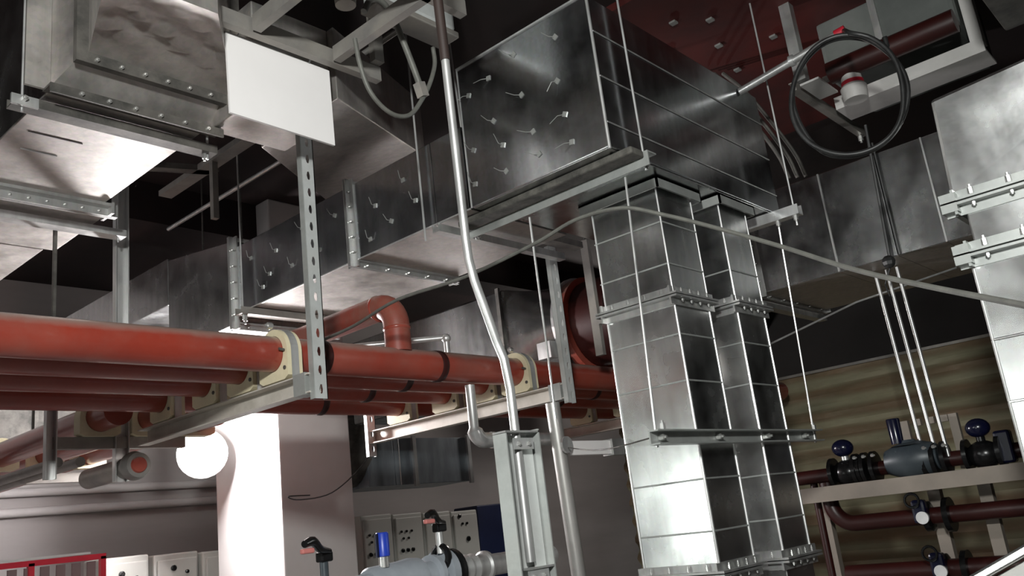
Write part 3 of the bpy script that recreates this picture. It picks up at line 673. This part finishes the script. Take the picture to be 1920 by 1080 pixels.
B('body', BRIGHTZ, t, 2.92, 3.53, 3.20, 3.35, 4.545, 5.145, .015)
B('lower_rim', TRAYST, t, 2.91, 3.54, 3.19, 3.36, 4.505, 4.545, .004)
# hoses
t = thing('flexible_hose', (3.1, 3.2, 4.1), 'grey braided flexible hose ending in a small square connector', 'hose')
G().tube([(2.80, 3.2, 4.40), (2.86, 3.2, 4.50), (2.95, 3.2, 4.51), (3.02, 3.2, 4.43), (3.08, 3.2, 4.30), (3.13, 3.2, 4.18), (3.175, 3.2, 4.06)], .018, 10, sub=6).obj('sheath', GREYCABLE, t, smooth=True)
G().bar((3.165, 3.2, 4.08), (3.19, 3.2, 4.0), .05, .05).obj('connector', TRAYST, t)
tag(G().tube([(2.72, 3.2, 4.2), (2.74, 3.2, 4.06), (2.79, 3.2, 3.92), (2.88, 3.2, 3.84), (2.98, 3.2, 3.82), (3.08, 3.2, 3.86), (3.17, 3.2, 3.97), (3.25, 3.2, 4.1), (3.31, 3.2, 4.25), (3.31, 3.2, 4.36)], .013, 10, sub=6).obj('cable_loop', GREYCABLE, None, smooth=True), 'dark grey cable hanging in a loop below the fan frame', 'cable')
tag(G().tube([(3.62, 4.6, 4.9), (3.64, 3.5, 4.92)], .022, 10).obj('conduit', TRAYST, None, smooth=True), 'thin slanting pipe passing behind the fan frame post', 'pipe')
tag(G().tube([(3.75, 7.24, 4.6), (3.77, 5.0, 4.6)], .018, 10).obj('conduit', STEEL, None, smooth=True), 'bright thin pipe slanting under the dark ceiling left of centre', 'pipe')
t = thing('ceiling_truss', (3.6, 6.3, 4.8), 'dim steel angle bracket high behind the main duct', 'bracket')
G().chan((3.6, 5.6, 4.8), (3.6, 7.0, 4.8), X, Z, .12, .05, .01).obj('rail', TRAYST, t)
G().chan((3.0, 6.6, 4.8), (3.7, 6.3, 4.8), Y, Z, .1, .05, .01).obj('rail', DARKSTEEL, t)
G().box(3.55, 3.6, 6.1, 6.15, 4.3, 4.8).obj('drop', TRAYST, t)
for i, (x, y) in enumerate(((3.9, 6.9), (4.3, 6.9))): hanger_rod('threaded_rod', [(x, y, 5.15), (x, y, 4.14)], ['thin dark rod above the far end of the long duct, left one', 'thin dark rod above the far end of the long duct, right one'][i], mat=DARKSTEEL)

# ============================================================ conduit, trunk box, cable
t = thing('bent_conduit', (2.34, 2.2, 2.7), 'grey steel conduit with two bends dropping into the open trunking box', 'conduit')
G().tube([(2.31, 2.2, 5.14), (2.34, 2.2, 3.46)], .021, 14).obj('dark_sleeve', DARKPIPE, t, smooth=True)  # upper length of the conduit, slightly thicker and in a darker tone
G().tube([(2.34, 2.2, 3.46), (2.34, 2.2, 3.42), (2.345, 2.2, 2.68), (2.35, 2.2, 2.60), (2.37, 2.2, 2.52), (2.455, 2.2, 2.29), (2.475, 2.19, 2.22), (2.477, 2.178, 2.1), (2.475, 2.176, 1.47)], .0175, 14).obj('tube', SILVERP, t, smooth=True)
t = thing('trunking_box', (2.5, 2.2, 1.4), 'open galvanised trunking box standing upright around the conduit end', 'trunking')
B('left_side', PALEZ, t, 2.385, 2.391, 2.145, 2.21, 1.2, 1.93)
B('back', BRIGHTZ, t, 2.392, 2.568, 2.204, 2.21, 1.2, 1.93)
B('right_side', PALEZ, t, 2.569, 2.575, 2.145, 2.21, 1.2, 1.945)
B('top_plate', G_FLANGE, t, 2.385, 2.575, 2.145, 2.21, 1.932, 1.939)
B('divider', BRIGHTZ, t, 2.503, 2.562, 2.178, 2.184, 1.45, 1.90)
for z in (1.9, 1.43):
    cl = B('saddle_clip', STEEL, t, 2.43, 2.54, 2.15, 2.155, z-.03, z+.012)
    bolt((2.455, 2.15, z-.01), NY, cl, .008, .008); bolt((2.51, 2.15, z-.01), NY, cl, .008, .008)
B('bottom_plate', G_FLANGE, t, 2.43, 2.568, 2.145, 2.203, 1.445, 1.452)
o = G().tube([(1.9, -.3, 1.8), (2.256, .325, 1.907), (2.531, .45, 1.991), (2.851, .746, 2.162), (3.052, 1.024, 2.326), (3.213, 1.33, 2.531), (3.286, 1.654, 2.735), (3.296, 1.879, 2.866), (3.272, 2.066, 2.955), (3.273, 2.331, 2.985), (3.274, 2.613, 2.946), (3.27, 3.111, 2.912), (3.282, 3.669, 2.934), (3.353, 4.159, 2.906), (3.369, 4.541, 2.893)], .0095, 8, sub=6).obj('sagging_cable', GREYCABLE, None, smooth=True)
tag(o, 'long grey cable stretched across the picture in front of the riser ducts', 'cable')

# vertical round pipe and pale channel
t = thing('steel_pipe', (4.97, 3.95, -1.31), 'dull vertical steel pipe between the trunking box and the riser duct', 'pipe')
G().tube([(4.93, 3.95, 2.42), (5.07, 3.95, -1.31)], .052, 20).obj('pipe_run', galv('dull_pipe', (.3, .28, .25), (.5, .48, .44), .6, .35, .5, .1, dust=.4), t, smooth=True)
G().tube([(4.93, 3.88, 2.11), (4.93, 3.86, 2.11)], .06, 12).obj('clip', STEEL, t)
t = thing('pale_arm', (5.3, 3.95, 2.09), 'short white channel arm sticking right from the steel pipe', 'channel')
G().chan((5.0, 3.9, 2.09), (5.5, 3.9, 2.09), Z, Y, .10, .06, .008).obj('arm', WHITE, t)
G().box(5.5, 5.75, 3.88, 3.98, 2.03, 2.15).obj('bracket', G_FLANGE, t)

# silver pipes
t = thing('silver_pipe', (4.6, 4.3, 2.2), 'silver elbowed pipe under the middle pipe rail', 'pipe')
pts = [(4.46, 4.3, 2.6), (4.46, 4.3, 2.30)]+[(4.46+.09*(1-math.cos(math.pi/2*k/6)), 4.3, 2.30-.09*math.sin(math.pi/2*k/6)) for k in range(1, 7)]+[(5.4, 4.3, 2.21)]
G().tube(pts, [.035, .035]+[.055]*6+[.05], 20).obj('pipe_run', SILVERP, t, smooth=True)
G().lathe((4.62, 4.3, 2.21), X, [(0, .05), (0, .058), (.03, .058), (.03, .05)], 20).obj('coupling', SILVERP, t, smooth=True)
t = thing('silver_pipe', (4.5, 4.6, 3.0), 'small silver pipe with elbow above the nearest red pipe', 'pipe')
G().tube([(4.0, 5.1, 3.02), (4.55, 4.62, 3.03), (4.57, 4.60, 3.02), (4.57, 4.6, 2.8)], .022, 12).obj('pipe_run', SILVERP, t, smooth=True)
G().ball((4.57, 4.6, 3.02), .036, 10, 8).obj('elbow', SILVERP, t, smooth=True)

t = thing('far_lamp', (12.1, 8.5, 4.0), 'distant bright lamp glimpsed beside the nearer riser duct', 'lamp')
G().box(11.93, 12.27, 8.46, 8.5, 3.86, 4.16).obj('lens', BULB2, t)
G().box(11.9, 12.3, 8.505, 8.6, 3.83, 4.2).obj('housing', IRON, t); G().box(12.08, 12.12, 8.53, 8.57, 4.2, 5.15).obj('stem', IRON, t)
# ---- fan duct behind, centre
t = thing('fan_duct', (6.4, 5.5, 2.9), 'dim galvanised duct with round end and red ring behind the slotted channel', 'duct')
B('body', G_DUCT, t, 6.02, 6.98, 5.25, 7.6, 2.86, 3.76, .01); G().box(5.99, 6.02, 5.28, 5.32, 2.84, 3.78).obj('joint', DARKSTEEL, t)
g = G(); n = 32; r_ = .42; cx_, cz_ = 6.5, 3.31
for j in range(5):
    s_ = j/4
    for k in range(n):
        a_ = 2*math.pi*k/n; c_, q_ = math.cos(a_), math.sin(a_); m_ = min(.48/max(abs(c_), 1e-6), .45/max(abs(q_), 1e-6)); rr = m_*(1-s_)+r_*s_
        g.v.append(Vector((cx_+c_*rr, 5.25-.5*s_, cz_+q_*rr)))
for j in range(4):
    for k in range(n): a_ = j*n+k; b2 = j*n+(k+1) % n; g.f.append((a_, b2, b2+n, a_+n))
g.obj('round_transition', G_DUCT, t, smooth=True)
G().ring((6.5, 4.70, 3.31), Y, .30, .47, .03).obj('ring_flange', STEEL, t); G().ring((6.5, 4.60, 3.31), Y, .30, .45, .08).obj('red_ring', RED, t)
G().lathe((6.5, 4.2, 3.31), Y, [(0, .40), (.38, .40)], 32).obj('fan_drum', REDDARK, t, smooth=True)
G().box(6.0, 6.1, 4.75, 4.9, 3.0, 3.15).obj('latch', STEEL, t)
t = thing('hanger_bracket', (5.5, 3.85, 2.8), 'grey H-shaped hanger strip in front of the red fan ring', 'channel')
G().box(5.48, 5.52, 3.83, 3.9, 2.79, 3.73).obj('upright', TRAYST, t); G().box(5.48, 5.52, 3.5, 3.83, 3.03, 3.11).obj('crosspiece', TRAYST, t)
hanger_rod('threaded_rod', [(5.5, 3.86, 3.72), (5.5, 3.86, 5.15)], 'rod holding the grey H-shaped hanger strip', mat=DARKSTEEL)
# lower duct in the background
t = thing('background_duct', (8.1, 9.4, 2.3), 'bluish galvanised duct in the background between column and trunking box', 'duct')
for a_, b2 in ((7.3, 7.75), (7.75, 8.1), (8.1, 9.15)): B('panel', BLUISH, t, a_+.003, b2-.003, 9.0, 9.8, 2.30, 2.92, .004)
for x in (8.1, 9.15): G().box(x-.03, x+.03, 8.96, 9.0, 2.27, 2.95).obj('flange', STEEL, t)
G().tube([(7.35, 9.4, 2.75), (7.2, 9.35, 2.72), (7.0, 9.2, 2.9), (6.95, 9.0, 3.3)], [.4, .4, .42, .42], 24, sub=4).obj('round_elbow', DARKSTEEL, t, smooth=True)
hanger_rod('threaded_rod', [(7.8, 8.95, 5.1), (7.8, 8.95, 2.3)], 'thin rod in front of the bluish background duct')

# ============================================================ floor-standing background things
def cabinet(x0, x1, y0, y1, zt, label, dots, group=None):
    t = thing('control_cabinet', ((x0+x1)/2, (y0+y1)/2, -1.31), label, 'cabinet', group)
    B('body', CAB, t, x0, x1, y0, y1, -1.31, zt, .01)
    dr = B('door', CAB, t, x0+.03, x1-.03, y0-.03, y0-.002, -1.2, zt-.06, .006)
    for x, z, r in dots: G().lathe((x, y0-.03, z), NY, [(0, r), (.02, r), (.025, r*.6)], 10).obj('button', IRON, dr)
for i, x in enumerate((8.15, 8.75, 9.35, 9.95)):
    d = [(x+.12+.1*k, 1.72, .018) for k in range(3)]+[(x+.15+.1*k, 1.62, .018) for k in range(2)]+[(x+.12+.1*k, 1.45, .03) for k in range(3)]
    if i == 2: d = [(x+.25, 1.72, .02), (x+.25, 1.55, .035)]
    if i == 3: d = [(x+.15, 1.86, .03), (x+.2, 1.74, .02), (x+.3, 1.74, .02), (x+.3, 1.5, .04)]
    cabinet(x, x+.58, 10.3, 10.9, 2.0-.02*i, ['pale control cabinet with rows of black buttons nearest the column', 'pale control cabinet behind the blue actuator', 'pale control cabinet with two black knobs', 'pale control cabinet with scattered knobs beside the navy panel'][i], d, 'control cabinets along the back wall')
t = thing('navy_panel', (11.2, 10.6, -1.31), 'tall navy blue panel beside the control cabinets', 'cabinet'); B('body', NAVY, t, 10.6, 11.5, 10.35, 10.9, -1.31, 2.0, .01)
for i, x in enumerate((4.0, 4.55, 5.1)):
    cabinet(x, x+.5, 9.2, 9.6, 1.77-.02*i, ['low pale cabinet behind the red rack, leftmost', 'low pale cabinet, middle of the three left of the column', 'low pale cabinet just left of the column'][i], [(x+.2, 1.6, .03), (x+.35, 1.55, .02)], 'low cabinets left of the column')
t = thing('red_rack', (2.7, 7.1, -1.31), 'red framed rack with slatted panels at the bottom left corner', 'rack')
for x in (2.0, 2.55, 3.06): G().box(x-.02, x+.02, 6.98, 7.02, -1.31, 1.75).obj('post', REDCAP, t)
G().box(1.98, 3.08, 6.98, 7.02, 1.73, 1.77).obj('top_bar', REDCAP, t); G().box(1.98, 3.08, 6.98, 7.02, 1.40, 1.43).obj('middle_bar', REDCAP, t)
G().box(2.3, 2.96, 6.97, 7.0, 1.775, 1.79).obj('tape', OFFW, t)
for k in range(9): G().box(2.07+k*.11, 2.13+k*.11, 7.0, 7.02, .2, 1.72).obj('slat', paint('rack_slat', (.2, .13, .13), None, .6) if k == 0 else MATS['rack_slat'], t)

# valves bottom centre
t = thing('valve_line', (3.6, 3.9, 1.4), 'grey motor valve with bright blue actuator and flanges at the bottom edge', 'valve')
G().lathe((3.10, 3.9, 1.38), X, [(0, .085), (.02, .10), (.22, .11), (.30, .12), (.36, .115), (.37, .08)], 28).obj('body', VALVE, t, smooth=True)
G().tube([(3.195, 3.86, 1.47), (3.195, 3.86, 1.53)], .028, 14).obj('neck', SCREW, t, smooth=True)
G().lathe((3.195, 3.86, 1.525), Z, [(0, .03), (.004, .036), (.12, .036), (.128, .03)], 24).obj('actuator', BLUE, t, smooth=True)
G().lathe((3.155, 3.86, 1.525), Z, [(0, .012), (.124, .012)], 10).obj('side_rib', DKBLUE, t, smooth=True)
G().lathe((3.47, 3.9, 1.38), X, [(0, .08), (.08, .09), (.09, .12), (.12, .12)], 28).obj('coupling', VALVE, t, smooth=True)
G().lathe((3.62, 3.9, 1.39), X, [(0, .10), (.01, .135), (.06, .135), (.07, .10)], 28).obj('flange', VALVE, t, smooth=True)
G().lathe((3.70, 3.9, 1.39), X, [(0, .10), (.01, .13), (.04, .13), (.05, .08)], 28).obj('flange', IRON, t, smooth=True)
G().lathe((3.75, 3.9, 1.39), X, [(0, .07), (.03, .085), (.06, .07), (.09, .085), (.12, .07), (.15, .085), (.18, .07), (.24, .075), (.25, .09), (.27, .09), (.27, .065), (.9, .062)], 24).obj('flexible_joint', SILVERP, t, smooth=True)
G().tube([(3.1, 3.9, 1.38), (2.5, 3.9, 1.36)], .07, 20).obj('pipe_run', VALVE, t, smooth=True)
def lever(x, y, z, zt, label, col):
    t = thing('lever_valve', (x, y, z), label, 'valve')
    G().tube([(x, y, z), (x+.0, y, zt)], .022, 12).obj('stem', col, t, smooth=True)
    G().box(x-.03, x+.04, y-.03, y+.03, zt-.02, zt+.03).obj('head', IRON, t, bev=.005)
    G().tube([(x+.02, y-.03, zt+.03), (x-.06, y-.06, zt+.045), (x-.13, y-.1, zt+.085), (x-.2, y-.13, zt+.075)], [.012, .02, .024, .018], 10, sub=4).obj('handle', IRON, t, smooth=True)
    G().box(x-.21, x-.14, y-.13, y-.1, zt+.03, zt+.055).obj('grip', paint('pink_grip', (.6, .2, .18), None, .5) if 'pink_grip' not in MATS else MATS['pink_grip'], t, bev=.004)
    G().torus((x, y, z-.02), X, .06, .02, 20, 8).obj('hub', IRON, t, smooth=True)
lever(2.76, 3.8, 1.40, 1.56, 'lever valve with dark pipe handle in front of the column base', DKVALVE)
lever(3.62, 3.86, 1.50, 1.64, 'lever valve with handle above the round flanges', SILVERP)

# ============================================================ right equipment frame
t = thing('equipment_rack', (7, 1.5, -1.31), 'primed steel frame carrying valves in front of the corrugated partition', 'frame')
G().box(6.86, 6.92, -1.5, 3.18, 1.50, 1.615).obj('beam', SHELF, t)
for y in (3.11, 2.22, 1.86, .6): G().box(7.24, 7.32, y-.045, y+.045, -1.31, 1.61).obj('post', SHELF, t)
G().box(6.93, 7.6, 3.125, 3.18, 1.52, 1.6).obj('beam', SHELF, t)
t = thing('bracket_rack', (7.2, 2.1, 1.6), 'small pale bracket frame where three thin conduits end', 'frame')
for y in (2.29, 1.93): G().box(7.15, 7.2, y-.03, y+.03, 1.62, 2.03).obj('post', SHELF, t)
for y in (2.2, 2.1, 2.0): G().box(7.15, 7.2, y-.035, y+.02, 1.98, 2.03).obj('saddle', SHELF, t)
for i, y in enumerate((2.17, 2.08, 2.00)):
    tag(G().tube([(7.0, y+.02, 3.19), (7.0, y-.02, 1.72)], .014, 10).obj('thin_conduit', SILVERP, None, smooth=True), ['leftmost', 'middle', 'rightmost'][i]+' of three thin conduits dropping to the valve frame', 'conduit', 'three thin conduits')
def pipeline(name, z, label, x, y0, y1, r=.06):
    t = thing(name, (x, (y0+y1)/2, z), label, 'pipe'); G().tube([(x, y0, z), (x, y1, z)], r, 24).obj('pipe_run', REDDARK, t, smooth=True); return t
pipeline('dark_red_pipe', 1.70, 'dark red pipe running behind the top beam of the valve frame', 7.05, 3.35, -1.5, .055)
t = thing('dark_red_pipe', (7.3, 2.5, 1.3), 'dark red pipe bending from vertical to horizontal below the frame beam', 'pipe')
pts = [(7.1, 2.97, 1.66), (7.1, 2.97, 1.48)]+[(7.1, 2.97-.17*(1-math.cos(math.pi/2*k/8)), 1.48-.17*math.sin(math.pi/2*k/8)) for k in range(1, 9)]+[(7.1, -1.5, 1.31)]
G().tube(pts, .062, 24).obj('pipe_bend', REDDARK, t, smooth=True)
G().tube([(7.1, 3.08, 1.66), (7.1, 3.08, -1.31)], .03, 14).obj('drain_pipe', REDDARK, t, smooth=True)
pipeline('dark_red_pipe', .93, 'lowest dark red pipe at the bottom right', 7.1, 2.95, -1.5, .07)
t = thing('control_valve', (7.0, 2.2, 1.7), 'slate grey bell shaped control valve with blue cylinder on the frame beam', 'valve')
G().lathe((7.0, 2.42, 1.73), NY, [(0, .09), (.05, .11), (.15, .14), (.25, .14), (.35, .11), (.38, .09)], 28).obj('body', DKVALVE, t, smooth=True)
G().lathe((7.0, 2.24, 1.84), Z, [(0, .13), (.02, .06), (.04, .05)], 24).obj('bonnet', DKVALVE, t, smooth=True)
G().lathe((6.98, 2.31, 1.86), Z, [(0, .045), (.18, .05), (.19, .045)], 20).obj('actuator', DKBLUE, t, smooth=True)
for i, (y, l) in enumerate(((2.50, 'left of the bell shaped valve'), (1.98, 'right of the bell shaped valve'))):
    t = thing('flange_pair', (7, y, 1.7), 'black bolted flange pair just '+l, 'flange')
    for k in (0, .07, .14):
        G().lathe((7.0, y+k, 1.71), Y, [(0, .07), (.005, .125), (.035, .125), (.04, .07)], 24).obj('flange', IRON, t, smooth=True)
        bolt((6.9, y+k, 1.8), NY, t, .014, .02)
for i, (y, l) in enumerate(((2.74, 'with round dark handwheel at the left of the frame'), (1.74, 'with dark blue body at the far right of the frame'))):
    t = thing('globe_valve', (7, y, 1.7), 'dark shiny valve '+l, 'valve')
    G().ball((7.0, y, 1.70), .10, 16, 10, (1, 1.2, 1)).obj('body', IRON, t, smooth=True)
    for k in (-.11, .11): G().lathe((7.0, y+k, 1.71), Y, [(-.015, .115), (.015, .115)], 20).obj('flange', IRON, t, smooth=True)
    G().tube([(7.0, y, 1.78), (7.0, y, 1.84)], .03, 12).obj('stem', SCREW if i == 0 else IRON, t, smooth=True)
    G().ball((6.99, y, 1.89), .085, 18, 10, (.9, 1, .8)).obj('handwheel', DKBLUE, t, smooth=True)
    if i: G().box(6.95, 7.05, y-.2, y-.09, 1.62, 1.85).obj('gearbox', DKBLUE, t, bev=.01)
for i, (y, z, l) in enumerate(((2.22, 1.31, 'on the middle pipe'), (2.18, .93, 'on the lowest pipe'))):
    t = thing('butterfly_valve', (7.1, y, z), 'dark butterfly valve with white dial '+l, 'valve')
    G().lathe((7.1, y+.06, z), NY, [(0, .09), (.01, .11), (.05, .11), (.06, .09)], 24).obj('body', IRON, t, smooth=True)
    G().lathe((7.1, y-.1, z), NY, [(0, .08), (.0, .125), (.04, .125), (.04, .08)], 24).obj('flange', IRON, t, smooth=True)
    G().box(6.93, 7.02, y-.01, y+.09, z-.04, z+.13).obj('gearbox', DKBLUE, t, bev=.012)
    G().lathe((6.94, y+.02, z+.0), NX, [(0, .045), (.02, .045)], 20).obj('dial', DIAL, t, smooth=True)
    G().torus((6.9, y+.06, z+.13), X, .05, .01, 20, 6).obj('handwheel', IRON, t, smooth=True)
# slanted tray bottom right
t = thing('slanted_cover', (3.4, .8, 1.2), 'pale slanted metal cover at the bottom right corner', 'cover')
G().hexa([(3.3, 1.02, 1.20), (3.5, 1.02, 1.20), (3.5, .55, 1.42), (3.3, .55, 1.42)], [(3.3, 1.02, 1.235), (3.5, 1.02, 1.235), (3.5, .55, 1.455), (3.3, .55, 1.455)]).obj('rim', G_BRIGHT, t, bev=.004)
G().hexa([(3.34, 1.0, 1.0), (3.5, 1.0, 1.0), (3.5, .55, 1.2), (3.34, .55, 1.2)], [(3.34, 1.0, 1.20), (3.5, 1.0, 1.20), (3.5, .55, 1.41), (3.34, .55, 1.41)]).obj('body', OFFW, t, bev=.004)

# ============================================================ upper right fan, conduit and coil
t = thing('fan_stand', (6.5, 1.6, 4.4), 'suspended grey fan base frame at the upper right', 'frame')
G().chan((5.85, 2.07, 4.42), (7.2, 2.07, 4.42), Z, Y, .07, .05, .008).obj('beam', TRAYST, t)
G().box(6.45, 6.75, .95, 2.02, 4.38, 4.40).obj('base_plate', OFFW, t); G().chan((6.45, .95, 4.44), (6.45, 2.02, 4.44), Z, X, .08, .05, .008).obj('beam', OFFW, t)
G().box(5.85, 6.2, 1.9, 2.04, 4.40, 4.415).obj('base_plate', OFFW, t)
G().box(6.46, 6.58, .95, 1.03, 4.46, 5.15).obj('post', OFFW, t); G().box(5.88, 5.96, 2.0, 2.08, 4.46, 5.15).obj('post', G_FLANGE, t)
bolt((7.15, 2.1, 4.38), NZ, t, .02, .04)
t = thing('spring_isolator', (6.45, 1.85, 4.45), 'pale vibration isolator with a red band on the right fan frame', 'isolator')
G().lathe((6.30, 1.815, 4.33), Z, [(0, .085), (.1, .095), (.12, .08)], 24).obj('body', OFFW, t, smooth=True)
G().lathe((6.30, 1.815, 4.45), Z, [(0, .08), (.03, .08)], 24).obj('red_band', REDCAP, t, smooth=True)
G().lathe((6.30, 1.815, 4.48), Z, [(0, .075), (.07, .07), (.07, .04), (.12, .04)], 24).obj('cap', OFFW, t, smooth=True)
t = thing('fan_casing', (6.5, 1.5, 4.8), 'grey suspended fan casing at the upper right', 'fan')
B('body', FANG, t, 6.4, 7.4, 1.05, 2.02, 4.62, 5.12, .02)
G().box(6.37, 6.4, 1.55, 1.6, 4.6, 5.12).obj('rib', G_FLANGE, t); G().box(6.36, 6.4, 1.05, 2.04, 4.6, 4.64).obj('rib', DARKSTEEL, t)
tag(G().tube([(6.27, 1.95, 4.60), (6.28, 1.05, 4.60)], .085, 20).obj('dark_red_pipe', REDDARK, None, smooth=True), 'dark red pipe lying above the right fan frame', 'pipe')
tag(B('dark_duct', DARKSTEEL, None, 5.2, 6.0, -.6, .75, 4.25, 5.1, .01), 'nearly black duct at the top right corner above the bright duct', 'duct')
t = thing('silver_conduit', (5.95, 2.4, 4.65), 'bright conduit meeting the plenum box side, with red end cap', 'conduit')
G().tube([(5.52, 2.352, 4.39), (5.54, 1.62, 4.495)], .027, 16).obj('tube', SILVERP, t, smooth=True)
G().tube([(5.54, 1.63, 4.494), (5.543, 1.56, 4.503)], .034, 16).obj('red_cap', REDCAP, t, smooth=True)
G().lathe((5.53, 1.93, 4.45), Y, [(0, .028), (0, .04), (.03, .04), (.03, .028)], 16).obj('coupling', STEEL, t, smooth=True)
g = G(); cc = Vector((5.2, 1.555, 3.92)); hd = Vector((-.28, .96, 0)); pts = []
pts += [Vector((5.54, 1.57, 4.50)), Vector((5.4, 1.52, 4.42))]
for k in range(0, 47):
    a_ = math.radians(70-k*360/22.0); pts.append(cc+hd*(-math.cos(a_)*.33)*(1+.03*math.sin(k))+Vector((0, 0, math.sin(a_)*.40*(1+.02*math.cos(k*.9))))+Vector((.0015*k, 0, 0)))
pts.append(Vector((5.3, 1.28, 4.22)))
o = g.tube(pts, .0155, 10, sub=3).obj('coiled_cable', BLACK, None, smooth=True); tag(o, 'black cable hanging in a wide round coil at the upper right', 'cable')
for i in range(3):
    tag(G().tube([(6.3+.06*i, 2.95-.05*i, 5.07), (6.35+.05*i, 2.78-.05*i, 4.8), (6.55+.05*i, 2.6-.05*i, 4.3), (6.6+.05*i, 2.55-.05*i, 4.04)], .016, 8, sub=4).obj('cable_drop', DARKSTEEL, None, smooth=True), ['left', 'middle', 'right'][i]+' strand of the dusty cable bundle behind the plenum box', 'cable', 'dusty cable bundle')
